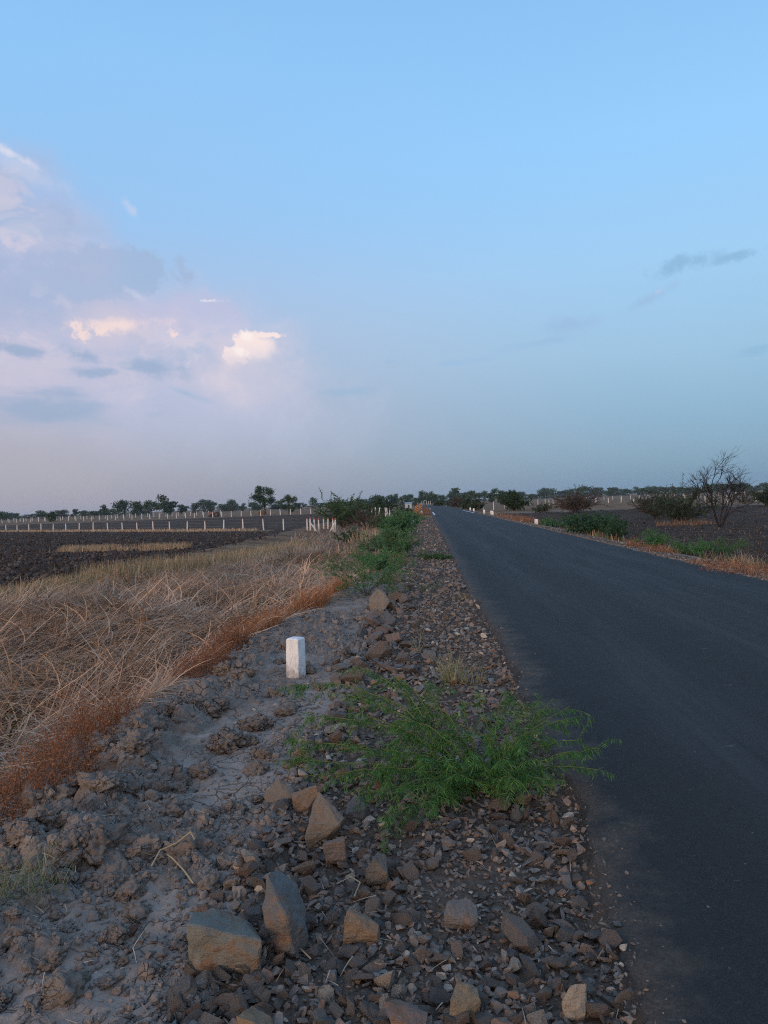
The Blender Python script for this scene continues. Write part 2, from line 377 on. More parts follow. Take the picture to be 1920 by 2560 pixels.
M = {}
def build_materials():
    # ground: zones blended by weights stored on the sheet
    m, n, b = mat('ground_soil'); M['ground'] = m
    co = obj_co(n)
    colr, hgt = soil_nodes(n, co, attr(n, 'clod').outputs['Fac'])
    z = attr(n, 'Col'); sp = n.new('ShaderNodeSeparateColor'); n.put(sp.inputs[0], z.outputs['Color'])
    brk = n.noise(co, 3.0, 5, 0.6)
    def wgt(s): return n.mr(n.math('ADD', s, n.mr(brk, 0.3, 0.7, -0.3, 0.3)), 0.35, 0.65)
    gr = n.ramp(n.noise(co, 40, 4, 0.7), [(0.3, (0.06, 0.045, 0.036)), (0.7, (0.16, 0.12, 0.095))])
    colr = n.mix(wgt(sp.outputs[0]), colr, gr)
    plc = n.ramp(n.noise(co, 1.6, 7, 0.7), [(0.3, (0.036, 0.027, 0.023)), (0.55, (0.072, 0.051, 0.041)), (0.75, (0.12, 0.086, 0.068))])
    stre = n.noise(n.mapping(co, scale=(0.25, 1.6, 1)), 0.9, 5, 0.65)
    plc = n.mix(n.mr(stre, 0.52, 0.68, 0, 0.55), plc, (0.15, 0.115, 0.085))
    colr = n.mix(wgt(sp.outputs[1]), colr, plc)
    dry = n.ramp(n.noise(n.mapping(co, scale=(0.5, 1.0, 1)), 0.35, 8, 0.7), [(0.3, (0.10, 0.062, 0.042)), (0.5, (0.20, 0.128, 0.082)), (0.72, (0.33, 0.225, 0.14))])
    colr = n.mix(wgt(sp.outputs[2]), colr, dry)
    n.put(b.inputs['Base Color'], colr); b.inputs['Roughness'].default_value = 1.0
    b.inputs['Specular IOR Level'].default_value = 0.03
    n.put(b.inputs['Normal'], n.bump(hgt, 0.9, 0.012))
    # clods: same earth
    m, n, b = mat('soil_clod'); M['clod'] = m
    co = n.new('ShaderNodeNewGeometry').outputs['Position']
    oi = n.new('ShaderNodeObjectInfo')
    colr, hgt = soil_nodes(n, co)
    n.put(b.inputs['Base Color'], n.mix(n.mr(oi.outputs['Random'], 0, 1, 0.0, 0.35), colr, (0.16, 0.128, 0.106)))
    b.inputs['Roughness'].default_value = 0.95; b.inputs['Specular IOR Level'].default_value = 0.2
    n.put(b.inputs['Normal'], n.bump(hgt, 1.0, 0.014))
    # stone; tint picks the kind
    def stone(name, use_attr, scl=1.0, own=False):
        m, n, b = mat(name)
        co = obj_co(n)
        if use_attr:
            t = attr(n, 'tint').outputs['Fac']
        else:
            oi = n.new('ShaderNodeObjectInfo'); t = oi.outputs['Random']
            co = n.vmath('ADD', co, n.vmath('SCALE', oi.outputs['Location']))
            co.node.inputs[1].links[0].from_node.inputs['Scale'].default_value = 7.0 / scl
        c0 = n.ramp(t, [(0.0, (0.125, 0.10, 0.085)), (0.15, (0.19, 0.15, 0.125)), (0.30, (0.105, 0.105, 0.108)), (0.45, (0.17, 0.125, 0.10)), (0.58, (0.14, 0.135, 0.13)), (0.72, (0.24, 0.185, 0.15)), (0.84, (0.20, 0.11, 0.07)), (0.92, (0.16, 0.15, 0.14)), (0.955, (0.42, 0.34, 0.27))])
        if own: c0 = n.mix(n.mr(n.noise(co, 9, 6, 0.65), 0.3, 0.7, 0.0, 0.55), n.vmath('SCALE', oi.outputs['Color']), (0.10, 0.092, 0.085))
        rust = n.ramp(n.noise(co, 6 * scl, 5, 0.6), [(0.3, (0.14, 0.07, 0.042)), (0.7, (0.30, 0.165, 0.085))])
        rw = n.math('MULTIPLY', n.mr(n.noise(co, 4 * scl, 4, 0.55, dist=0.6), 0.52, 0.68), n.mr(n.math('FRACT', n.math('MULTIPLY', t, 7.31)), 0.0, 1.0, 0.25, 1.0))
        if not own: c0 = n.vmath('SCALE', c0); c0.node.inputs['Scale'].default_value = 1.18
        c1 = n.mix(rw, c0, rust)
        sl_ = n.mr(n.noise(co, 7 * scl, 5, 0.6, dist=1.0), 0.55, 0.70, 0, 0.6)
        c1 = n.mix(sl_, c1, (0.10, 0.105, 0.112))
        sp_ = n.noise(co, 55 * scl, 4, 0.7)
        c1 = n.mix(n.mr(sp_, 0.58, 0.72, 0, 0.5), c1, (0.33, 0.29, 0.26))
        c1 = n.mix(n.mr(sp_, 0.42, 0.30, 0, 0.6), c1, (0.055, 0.047, 0.043))
        n.put(b.inputs['Base Color'], c1)
        b.inputs['Roughness'].default_value = 0.78; b.inputs['Specular IOR Level'].default_value = 0.35
        strat = n.noise(n.mapping(co, rot=(0.5, 0.3, 0.0), scale=(2, 2, 13)), 3 * scl, 5, 0.6)
        hh = n.math('ADD', n.math('MULTIPLY', n.noise(co, 18 * scl, 7, 0.68), 1.0), n.math('MULTIPLY', strat, 0.8))
        n.put(b.inputs['Normal'], n.bump(hh, 0.9, 0.03 if scl == 1.0 else 0.012))
        return m
    M['stone'] = stone('crushed_stone', False)
    M['stone_stuff'] = stone('crushed_stone_bed', True)
    M['boulder'] = stone('boulder_stone', False, 3.2, True)
    # asphalt
    m, n, b = mat('asphalt'); M['asphalt'] = m
    co = obj_co(n)
    fine = n.noise(co, 160, 3, 0.8); mid = n.noise(co, 26, 4, 0.7); lo = n.noise(n.mapping(co, scale=(1.3, 0.12, 1)), 1.3, 5, 0.6)
    c = n.ramp(fine, [(0.34, (0.008, 0.008, 0.0085)), (0.50, (0.019, 0.0188, 0.0195)), (0.68, (0.050, 0.0475, 0.046))])
    c = n.mix(n.mr(lo, 0.45, 0.7, 0, 0.32), c, (0.045, 0.046, 0.049))
    c = n.mix(n.mr(n.noise(co, 1.1, 6, 0.65), 0.42, 0.30, 0, 0.5), c, (0.016, 0.016, 0.017))
    spk = n.voro(co, 9.0)
    c = n.mix(n.mr(spk, 0.05, 0.03, 0, 0.7), c, (0.24, 0.22, 0.20))
    c = n.mix(n.mr(mid, 0.62, 0.76, 0, 0.30), c, (0.062, 0.060, 0.059))
    # pale scuffs lying across the lane
    sc = n.noise(n.mapping(co, scale=(2.4, 9.0, 1)), 1.5, 3, 0.6)
    c = n.mix(n.mr(sc, 0.705, 0.745, 0, 0.55), c, (0.16, 0.16, 0.165))
    # tyre-polished bands along the lane
    tr = n.math('MULTIPLY', attr(n, 'track').outputs['Fac'], n.mr(n.noise(n.mapping(co, scale=(6, 0.25, 1)), 1.0, 4, 0.6), 0.35, 0.65))
    c = n.mix(n.math('MULTIPLY', tr, 0.38), c, (0.065, 0.068, 0.075))
    ed = attr(n, 'edge').outputs['Fac']
    dirt = n.ramp(n.noise(co, 75, 3, 0.7), [(0.3, (0.055, 0.042, 0.034)), (0.7, (0.16, 0.12, 0.092))])
    dm = n.mr(n.math('ADD', ed, n.mr(n.noise(co, 3.5, 7, 0.72), 0.3, 0.7, -0.45, 0.45)), 0.46, 1.15, 0, 0.78)
    c = n.mix(dm, c, dirt)
    n.put(b.inputs['Base Color'], c)
    n.put(b.inputs['Roughness'], n.mr(mid, 0.3, 0.7, 0.74, 0.90))
    b.inputs['Specular IOR Level'].default_value = 0.28
    n.put(b.inputs['Normal'], n.bump(n.math('ADD', fine, n.math('MULTIPLY', mid, 0.6)), 0.8, 0.008))
    # generic plant: vertex colour, some light through
    def plant(name, trans=0.25, var=True, rough=0.6):
        m, n, b = mat(name)
        c = attr(n, 'Col').outputs['Color']
        if var:
            oi = n.new('ShaderNodeObjectInfo')
            hs = n.new('ShaderNodeHueSaturation'); n.put(hs.inputs['Color'], c)
            n.put(hs.inputs['Value'], n.mr(oi.outputs['Random'], 0, 1, 0.8, 1.2))
            n.put(hs.inputs['Hue'], n.mr(n.math('FRACT', n.math('MULTIPLY', oi.outputs['Random'], 5.7)), 0, 1, 0.485, 0.515))
            c = hs.outputs[0]
        n.put(b.inputs['Base Color'], c); b.inputs['Roughness'].default_value = rough
        b.inputs['Specular IOR Level'].default_value = 0.25
        if trans > 0:
            t = n.new('ShaderNodeBsdfTranslucent'); n.put(t.inputs[0], c)
            mx = n.new('ShaderNodeMixShader'); mx.inputs[0].default_value = trans
            out = m.node_tree.nodes['Material Output']
            n.l.new(b.outputs[0], mx.inputs[1]); n.l.new(t.outputs[0], mx.inputs[2]); n.l.new(mx.outputs[0], out.inputs[0])
        return m
    M['leaf'] = plant('leaf', 0.3, True, 0.5)
    M['straw'] = plant('straw', 0.15, False, 0.65)
    M['bark'] = plant('bark', 0.0, False, 0.9)
    # whitewashed concrete
    m, n, b = mat('whitewash'); M['white'] = m
    co = obj_co(n)
    zz = n.new('ShaderNodeSeparateXYZ'); n.put(zz.inputs[0], co)
    c = n.ramp(n.noise(n.mapping(co, scale=(1, 1, 0.25)), 30, 6, 0.7), [(0.3, (0.60, 0.58, 0.57)), (0.5, (0.78, 0.77, 0.77)), (0.75, (0.86, 0.86, 0.86))])
    low = n.math('ADD', n.mr(zz.outputs[2], 0.0, 0.30, 1.0, 0.0), n.mr(n.noise(co, 22, 6, 0.7), 0.3, 0.7, -0.5, 0.5))
    c = n.mix(n.mr(low, 0.35, 1.1, 0, 0.75), c, (0.30, 0.235, 0.19))
    chip = n.mr(n.noise(co, 48, 4, 0.65), 0.67, 0.71)
    c = n.mix(n.math('MULTIPLY', chip, 0.8), c, (0.16, 0.14, 0.13))
    n.put(b.inputs['Base Color'], c); b.inputs['Roughness'].default_value = 0.85
    n.put(b.inputs['Normal'], n.bump(n.math('SUBTRACT', n.noise(co, 60, 5, 0.7), chip), 0.7, 0.006))
    # fence posts, red painted tip optional
    def post(name, tip):
        m, n, b = mat(name); co = obj_co(n)
        c = n.ramp(n.noise(co, 9, 5, 0.7), [(0.3, (0.46, 0.43, 0.41)), (0.7, (0.72, 0.70, 0.70))])
        if tip:
            zz = n.new('ShaderNodeSeparateXYZ'); n.put(zz.inputs[0], co)
            c = n.mix(n.mr(zz.outputs[2], tip, tip + 0.01), c, (0.32, 0.09, 0.09))
        n.put(b.inputs['Base Color'], c); b.inputs['Roughness'].default_value = 0.85
        n.put(b.inputs['Normal'], n.bump(n.noise(co, 40, 5, 0.7), 0.5, 0.01))
        return m
    M['post_red'] = post('concrete_post_red_tip', 1.02); M['post'] = post('concrete_post', None)
    def plain(name, rgb, rough=0.7, metal=0.0, amt=0.25, scale=8.0):
        m, n, b = mat(name); co = obj_co(n)
        nz = n.noise(co, scale, 5, 0.65)
        n.put(b.inputs['Base Color'], n.mix(n.mr(nz, 0.3, 0.7, 0, amt), rgb, tuple(x * 0.45 for x in rgb)))
        b.inputs['Roughness'].default_value = rough; b.inputs['Metallic'].default_value = metal
        n.put(b.inputs['Normal'], n.bump(nz, 0.3, 0.01))
        return m
    M['plain'] = plain
    M['wire'] = plain('galvanised_wire', (0.25, 0.25, 0.25), 0.5, 0.6)
    M['paint'] = plain('road_paint', (0.72, 0.72, 0.72), 0.7, 0, 0.35, 12)
    M['black'] = plain('black_paint', (0.02, 0.02, 0.022), 0.5)
    M['orange'] = plain('orange_reflective', (0.75, 0.26, 0.02), 0.45)
    M['steel'] = plain('grey_steel', (0.28, 0.28, 0.28), 0.5, 0.4)
    M['tractor_red'] = plain('tractor_red', (0.22, 0.05, 0.04), 0.5)
    M['rubber'] = plain('rubber', (0.025, 0.025, 0.025), 0.9)
    M['darkwood'] = plain('dark_wood', (0.045, 0.04, 0.035), 0.9)
    M['blue'] = plain('blue_sign', (0.02, 0.05, 0.13), 0.5)
    M['mud_wall'] = plain('mud_wall', (0.35, 0.31, 0.28), 0.95)
    M['hut_wall'] = plain('pale_blue_wall', (0.45, 0.52, 0.58), 0.85)
    M['tin'] = plain('tin_roof', (0.32, 0.36, 0.4), 0.45, 0.4)
build_materials()

# ------------------------------------------------------------------ structure: ground sheet
def axis(start, end, step, grow):
    out = [start]; s = step
    sign = 1 if end > start else -1
    while (end - out[-1]) * sign > s:
        out.append(out[-1] + sign * s); s *= grow
    out.append(end); return out
xs = sorted(set(axis(-2.9, -3500, 0.035, 1.06) + list(np.arange(-2.9, -0.7, 0.012)) + list(np.arange(-0.7, 0.95, .022)) + list(np.linspace(0.95, 5.6, 9)) + list(np.arange(5.7, 8.6, 0.06)) + axis(8.6, 3500, 0.08, 1.055)))
ys = [-60, -30, -15, -8, -4, -2, -1, 0, 0.6, 1.1]
y = 1.5
while y < 4000:
    ys.append(y); y *= 1.0042 if y < 6 else (1.0075 if y < 14 else 1.025)
xs = np.array(xs); ys = np.array(ys)
GX, GY = np.meshgrid(xs, ys)
GZ = H(GX, GY, keep=True)
def fence_line(X):      # near-left fence, Y as a function of X
    return np.interp(X, [-120, -63, -16.5, 0], [160, 112, 73, 60])
wob = fbm(GX, GY, 1.2, 3, 51)
gl = gravel_left(GY)
zg = sstep(gl - .12, gl + .12, GX) * (GX < 0.9) + sstep(5.6, 5.8, GX) * (1 - sstep(6.75, 7.15, GX + wob * .5))
edgeL = -11.4 - 1.0 * sstep(20, 30, GY) * 0 + wob * 1.2
zp = (1 - sstep(edgeL - .8, edgeL, GX)) * (1 - sstep(185, 195, GY)) + sstep(7.2, 7.9, GX + wob * .4) * (1 - sstep(88, 125, GY + 30 * wob))
zd = (GX < -2.2) * np.clip(1 - zp, 0, 1) * sstep(-.2, .3, verge_left(GY) - GX) + (GX > 7) * sstep(88, 125, GY + 30 * wob)
zd = np.maximum(zd, 0.34 * (GX < -11) * (GY > fence_line(GX)) * (GY < 195))
# tan strip along the fence foot
zd = np.maximum(zd, 0.8 * np.exp(-((GY - fence_line(GX) + 1.5) / 3.0) ** 2) * (GX < -14))
zp = zp * (1 - 0.55 * np.clip(zd, 0, 1))
nx, ny = len(xs), len(ys)
idx = np.arange(nx * ny).reshape(ny, nx)
F = np.stack([idx[:-1, :-1], idx[:-1, 1:], idx[1:, 1:], idx[1:, :-1]], -1).reshape(-1, 4)
ground = mesh_obj('ground', np.stack([GX, GY, GZ], -1).reshape(-1, 3), F, M['ground'], smooth=True,
                  col=np.stack([zg, zp, zd], -1).reshape(-1, 3).clip(0, 1), attrs={'clod': CLOD['a'].ravel()})
tag(ground, kind='structure', label='dried earth verge and ploughed fields')

# ------------------------------------------------------------------ structure: road
ry = [-20, -8, -3, 0, 1]
y = 1.5
while y < 330: ry.append(y); y += min(0.02 + 0.005 * y, 4)
ry = np.array(ry + [330.0])
us = np.concatenate([[0, .004, .012, .03, .06, .1, .14], np.linspace(.18, .82, 22), [.88, .94, .97, .99, 1]])
Xl = road_left(ry) + (0.26 * fbm(ry, ry * 0, 0.8, 6, 61, .62)); Xr = ROAD_R + 0.10 * fbm(ry, ry * 0 + 5, 0.8, 3, 62)
RX = Xl[:, None] + (Xr - Xl)[:, None] * us[None, :]
RY = np.repeat(ry[:, None], len(us), 1)
dist = np.minimum(RX - Xl[:, None], Xr[:, None] - RX)
RZ = 0.028 * np.clip(1 - ((us - .5) * 2) ** 2, 0, 1)[None, :] + 0.0 * RX
RZ = RZ - 0.11 * (1 - sstep(0, 0.045, dist)) + 0.006 * fbm(RX, RY, 0.8, 2, 63)
# far end swings away to the left behind the trees
nb = 16
cxr = -34.0
bend = []
for i in range(1, nb + 1):
    a = R(75) * i / nb
    bend.append((np.stack([cxr + (RX[-1] - cxr) * math.cos(a), 330 + (RX[-1] - cxr) * math.sin(a), RZ[-1]], -1)))
RV = np.concatenate([np.stack([RX, RY, RZ], -1)] + [b_[None] for b_ in bend], 0)
ny_, nx_ = RV.shape[:2]
idx = np.arange(nx_ * ny_).reshape(ny_, nx_)
F = np.stack([idx[:-1, :-1], idx[:-1, 1:], idx[1:, 1:], idx[1:, :-1]], -1).reshape(-1, 4)
edge = np.concatenate([sstep(0.55, 0.0, RX - Xl[:, None]) + 0 * RX, np.zeros((nb, nx_))]) + 0
edge[:len(ry)] = np.maximum(1 - sstep(0.0, 0.62, RX - Xl[:, None]), 0.9 * (1 - sstep(0, .35, Xr[:, None] - RX)))
trk = sum(np.exp(-((us * 5.2 - c_) / .33) ** 2) for c_ in (1.15, 2.55, 3.3, 4.3))
road = mesh_obj('road', RV.reshape(-1, 3), F, M['asphalt'], smooth=True, attrs={'edge': edge.ravel(), 'track': np.tile(trk, ny_)})
tag(road, kind='structure', label='dark narrow asphalt road running straight to the horizon')
def paint(x0, x1, y0, y1):
    n_ = 10; yy = np.linspace(y0, y1, n_); xx = np.array([x0, x1])
    V = np.array([[x, yv, 0.028 * (1 - (((x - ROAD_L) / 5.2 - .5) * 2) ** 2) + .010] for yv in yy for x in xx])
    F = np.array([[2 * i, 2 * i + 1, 2 * i + 3, 2 * i + 2] for i in range(n_ - 1)])
    return tag(mesh_obj('road_marking', V, F, M['paint']), kind='structure', label='short white edge line painted on asphalt')
paint(0.95, 1.12, 86, 108); paint(5.60, 5.78, 90, 116); paint(5.60, 5.78, 200, 232); paint(0.95, 1.12, 150, 166)

# ------------------------------------------------------------------ rocks
def rock_bm(seed, ncut=8, bev=0.0, flat=(1, 1, 1)):
    rd = random.Random(seed)
    bm = bmesh.new(); bmesh.ops.create_cube(bm, size=2.0)
    bmesh.ops.rotate(bm, verts=bm.verts, matrix=Matrix.Rotation(rd.uniform(0, 6), 3, Vector((rd.gauss(0, 1), rd.gauss(0, 1), rd.gauss(0, 1))).normalized()))
    for i in range(ncut):
        nn = Vector((rd.gauss(0, 1), rd.gauss(0, 1), rd.gauss(0, 1))).normalized()
        d = rd.uniform(0.50, 0.95)
        r_ = bmesh.ops.bisect_plane(bm, geom=bm.verts[:] + bm.edges[:] + bm.faces[:], plane_co=nn * d, plane_no=nn, clear_outer=True)
        ed = [e for e in r_['geom_cut'] if isinstance(e, bmesh.types.BMEdge)]
        if ed: bmesh.ops.edgeloop_fill(bm, edges=ed)
    s = (rd.uniform(.75, 1.25) * flat[0], rd.uniform(.6, 1.0) * flat[1], rd.uniform(.45, .85) * flat[2])
    bmesh.ops.scale(bm, vec=s, verts=bm.verts)
    bmesh.ops.remove_doubles(bm, verts=bm.verts, dist=0.03)
    mx = max(v.co.length for v in bm.verts)
    bmesh.ops.scale(bm, vec=(1 / mx,) * 3, verts=bm.verts)
    if bev > 0:
        bmesh.ops.bevel(bm, geom=bm.edges[:], offset=bev, segments=1, affect='EDGES', profile=0.6)
    bmesh.ops.triangulate(bm, faces=bm.faces)
    bmesh.ops.recalc_face_normals(bm, faces=bm.faces)
    return bm
NV = 24
rock_np, rock_me = [], []
for i in range(NV):
    fl = [(1, 1, 1), (1.3, 1, .6), (1.5, .8, .8), (1, 1, .8)][i % 4]
    bm = rock_bm(100 + i, 7 + i % 4, 0.0, fl)
    bm.verts.ensure_lookup_table()
    rock_np.append((np.array([v.co[:] for v in bm.verts]), np.array([[v.index for v in f.verts] for f in bm.faces])))
    bm.free()
    bm = rock_bm(100 + i, 7 + i % 4, 0.028, fl)
    me = bpy.data.meshes.new('stone'); bm.to_mesh(me); bm.free(); me.materials.append(M['stone']); rock_me.append(me)

def euler_mats(a, b, c):
    ca, sa, cb, sb, cz, sz = np.cos(a), np.sin(a), np.cos(b), np.sin(b), np.cos(c), np.sin(c)
    z0 = np.zeros_like(a); o1 = np.ones_like(a)
    Rx = np.stack([np.stack([o1, z0, z0], -1), np.stack([z0, ca, -sa], -1), np.stack([z0, sa, ca], -1)], -2)
    Ry = np.stack([np.stack([cb, z0, sb], -1), np.stack([z0, o1, z0], -1), np.stack([-sb, z0, cb], -1)], -2)
    Rz = np.stack([np.stack([cz, -sz, z0], -1), np.stack([sz, cz, z0], -1), np.stack([z0, z0, o1], -1)], -2)
    return Rz @ Ry @ Rx
def bake(variants, pos, siz, eul, var, tint, name, matr, label, cat):
    Vs, Fs, Ts, off = [], [], [], 0
    Rm = euler_mats(eul[:, 0], eul[:, 1], eul[:, 2])
    for k, (V, Fk) in enumerate(variants):
        s = np.where(var == k)[0]
        if not len(s): continue
        A = np.einsum('nij,vj->nvi', Rm[s], V) * siz[s][:, None, None] + pos[s][:, None, :]
        Vs.append(A.reshape(-1, 3))
        Fs.append((Fk[None] + (np.arange(len(s)) * len(V))[:, None, None] + off).reshape(-1, 3)); off += len(s) * len(V)
        Ts.append(np.repeat(tint[s], len(V)))
    o = mesh_obj(name, np.concatenate(Vs), np.concatenate(Fs), matr, attrs={'tint': np.concatenate(Ts)})
    return tag(o, label, cat, kind='stuff')

# hand shaped boulders -------------------------------------------------
BCOL = [(.20, .17, .145), (.215, .205, .17), (.155, .145, .14), (.22, .175, .135), (.21, .16, .12), (.23, .15, .10), (.16, .15, .15), (.19, .135, .11), (.24, .16, .10), (.20, .16, .125), (.19, .165, .15), (.42, .34, .26), (.25, .19, .12), (.21, .135, .11), (.26, .165, .09), (.29, .225, .165)]
def hull_rock(name, pts, label, group=None, seed=0, amp=0.012, flatcol=None):
    """pts: world-space corner points"""
    bm = bmesh.new()
    c = sum((Vector(p) for p in pts), Vector()) / len(pts)
    zmin = min(p[2] for p in pts)
    org = Vector((c.x, c.y, zmin))
    for p in pts: bm.verts.new(Vector(p) - org)
    r_ = bmesh.ops.convex_hull(bm, input=bm.verts)
    bmesh.ops.delete(bm, geom=list({v for v in r_['geom_interior'] + r_['geom_unused'] if isinstance(v, bmesh.types.BMVert)}), context='VERTS')
    size = max((v.co - bm.verts[:][0].co).length for v in bm.verts) if len(bm.verts) else .2
    bmesh.ops.dissolve_limit(bm, angle_limit=R(14), verts=bm.verts, edges=bm.edges)
    bmesh.ops.bevel(bm, geom=bm.edges[:], offset=size * 0.012, segments=1, affect='EDGES', profile=0.6)
    bmesh.ops.triangulate(bm, faces=bm.faces)
    for _ in range(3):
        lg = [e for e in bm.edges if e.calc_length() > size * 0.09]
        if lg: bmesh.ops.subdivide_edges(bm, edges=lg, cuts=1); bmesh.ops.triangulate(bm, faces=bm.faces)
    bm.normal_update()
    off = Vector((seed * 3.1, seed * 1.7, 0))
    mv = {}
    for v in bm.verts:
        q = v.co * (5.0 / max(size, .05)) + off
        mv[v] = v.normal * (mnoise.fractal(q, 0.8, 2.1, 4) * size * amp * 2.2)
    for v, d in mv.items(): v.co += d
    bmesh.ops.recalc_face_normals(bm, faces=bm.faces)
    me = bpy.data.meshes.new(name); bm.to_mesh(me); bm.free(); me.materials.append(M['boulder'])
    o = link_mesh(name, me, loc=org)
    o.color = BCOL[seed % len(BCOL)] + (1,)
    return tag(o, label, 'rock', group)
def pxrock(front, back_dy, zlow, label, seed, top=None, depth=0.1, name='rock', sink=0.03):
    """front: outline pixels of the side that faces the camera, standing on the ground below its lowest pixels;
       extruded backwards by depth metres"""
    ymax = max(p[1] for p in front); xb = sum(p[0] for p in front) / len(front)
    b0 = gp(xb, ymax, zlow)
    pts = []
    for (x, y_, k) in front:          # k: 0 front face .. 1 back face
        pts.append(atY(x, y_, b0.y + depth * k))
    lowx = [p for p in pts]
    # footing under the ground
    zb = min(p.z for p in pts)
    for p in list(pts):
        if p.z < zb + 0.06: pts.append(Vector((p.x, p.y + 0.02, zb - sink)))
    cx = sum(p.x for p in pts) / len(pts)
    pts.append(Vector((cx - .02, b0.y + depth * .9, zb - sink))); pts.append(Vector((cx + .05, b0.y + depth * .8, zb - sink)))
    return hull_rock(name, [tuple(p) for p in pts], label, None, seed)
G = -0.03
pxrock([(468, 2310, 0), (480, 2285, .6), (530, 2270, 1.0), (600, 2290, 1), (650, 2330, .7), (655, 2350, .1), (520, 2360, 0), (488, 2425, 0), (600, 2430, 0), (645, 2395, 0), (470, 2400, .2)], 0, G,
       'large flat-topped brown and grey boulder resting on cracked mud', 1, depth=.24)
pxrock([(668, 2190, .4), (690, 2170, 1), (745, 2210, .9), (765, 2270, .7), (764, 2330, .3), (735, 2385, 0), (690, 2375, 0), (665, 2330, 0), (655, 2270, .1), (715, 2290, -.1)], 0, G,
       'tall slate-grey boulder with rusty lower side beside flat-topped boulder', 2, depth=.22)
pxrock([(795, 1974, .5), (862, 2045, .3), (866, 2052, .8), (762, 2102, 0), (770, 2060, .0), (850, 2062, 0), (780, 2104, .4)], 0, G,
       'pointed pyramid-shaped brown rock at the edge of the mud', 3, depth=.16)
pxrock([(690, 1948, .5), (722, 1965, .4), (730, 1995, 0), (665, 2010, 0), (660, 1985, .2), (700, 1952, .9)], 0, G, 'squat rusty-brown rock on the mud left of the pyramid-shaped rock', 4, depth=.15)
pxrock([(792, 1962, .3), (732, 2000, 0), (728, 1985, .3), (770, 2020, 0), (795, 1985, .2), (780, 1966, .9)], 0, G, 'tilted orange-brown slab leaning behind the pyramid-shaped rock', 5, depth=.12)
pxrock([(888, 1985, .5), (915, 2020, .1), (905, 2048, 0), (862, 2035, 0), (870, 2005, .3), (910, 2000, .9)], 0, G, 'angular grey and rust rock right of the pyramid-shaped rock', 6, depth=.14)
pxrock([(812, 2105, .4), (858, 2090, .6), (865, 2150, 0), (815, 2150, 0), (862, 2100, .1), (805, 2110, 0)], 0, G, 'square brown block below the pyramid-shaped rock', 7, depth=.12)
pxrock([(870, 2275, .2), (905, 2285, .7), (948, 2310, .3), (945, 2340, 0), (900, 2355, 0), (857, 2345, 0), (860, 2300, 0)], 0, G, 'broad orange-brown rock on gravel right of the slate boulder', 8, depth=.13)
pxrock([(945, 2130, .5), (965, 2135, .8), (968, 2185, .1), (930, 2205, 0), (912, 2180, 0), (935, 2145, .1)], 0, G, 'upright angular brown block on the gravel', 9, depth=.12)
pxrock([(1120, 2252, .3), (1165, 2245, .7), (1192, 2262, .6), (1195, 2300, .1), (1180, 2315, 0), (1115, 2308, 0), (1110, 2285, 0)], 0, G, 'rounded banded rock with pale streaks in the middle of the gravel', 10, depth=.13)
pxrock([(1425, 2462, .2), (1465, 2458, .5), (1462, 2540, 0), (1415, 2545, 0), (1405, 2500, 0), (1455, 2470, .9)], 0, G, 'pale tan flat slab stone near the asphalt edge', 11, depth=.06)
pxrock([(1140, 2452, .3), (1195, 2470, .4), (1200, 2500, .2), (1160, 2545, 0), (1122, 2540, 0), (1125, 2500, 0), (1170, 2455, .9)], 0, G, 'large ochre-brown split rock in the gravel', 12, depth=.14)
pxrock([(960, 2505, .3), (1000, 2495, .7), (1070, 2530, .4), (1065, 2575, 0), (1000, 2590, 0), (965, 2540, 0)], 0, G, 'broad reddish rock with pale top edge in the gravel', 13, depth=.14)
pxrock([(590, 2540, .2), (630, 2515, .7), (675, 2540, .5), (690, 2580, 0), (600, 2600, 0)], 0, G, 'rounded rusty-orange rock at the foot of the mud', 14, depth=.14)
pxrock([(945, 1470, .4), (962, 1480, .6), (975, 1505, .3), (955, 1530, 0), (925, 1525, 0), (922, 1495, .1), (973, 1510, .9)], 0, G, 'tan upright boulder on the gravel beside the sapling', 15, depth=.35)
midrocks = [(935, 1540, 36, 'grey'), (915, 1565, 22, ''), (955, 1580, 40, ''), (985, 1600, 52, ''), (1005, 1650, 44, ''), (1060, 1600, 34, ''), (1010, 1640, 30, ''), (870, 1640, 40, ''), (840, 1660, 60, ''), (925, 1610, 30, ''),
            (965, 1555, 44, ''), (1000, 1480, 32, ''), (985, 1450, 34, ''), (1010, 1445, 26, ''), (800, 1910, 44, ''), (840, 1850, 60, ''), (880, 1700, 60, ''), (930, 1900, 40, ''), (910, 1730, 50, ''), (870, 1925, 50, ''), (845, 1790, 60, ''),
            (1010, 1500, 28, ''), (1120, 1550, 26, ''), (1130, 1640, 28, ''), (975, 1520, 36, ''), (1090, 1500, 22, ''), (780, 1860, 40, ''), (1250, 2000, 60, ''), (1310, 1990, 50, ''), (1410, 2300, 60, ''), (1350, 2290, 60, ''), (1300, 2340, 90, ''), (1330, 2420, 70, ''),
            (905, 1590, 40, ''), (940, 1600, 52, ''), (900, 1548, 30, ''), (932, 1562, 36, ''), (975, 1575, 40, ''), (1020, 1612, 36, ''), (950, 1640, 58, ''), (890, 1660, 54, ''), (1000, 1560, 30, ''), (1030, 1672, 44, ''), (860, 1668, 44, ''), (970, 1670, 60, ''), (1070, 1640, 34, ''), (1040, 1562, 26, ''), (1000, 1530, 30, ''), (985, 1500, 36, ''), (1030, 1520, 24, ''), (960, 1455, 24, ''), (1020, 1470, 22, '')]
occupied = []

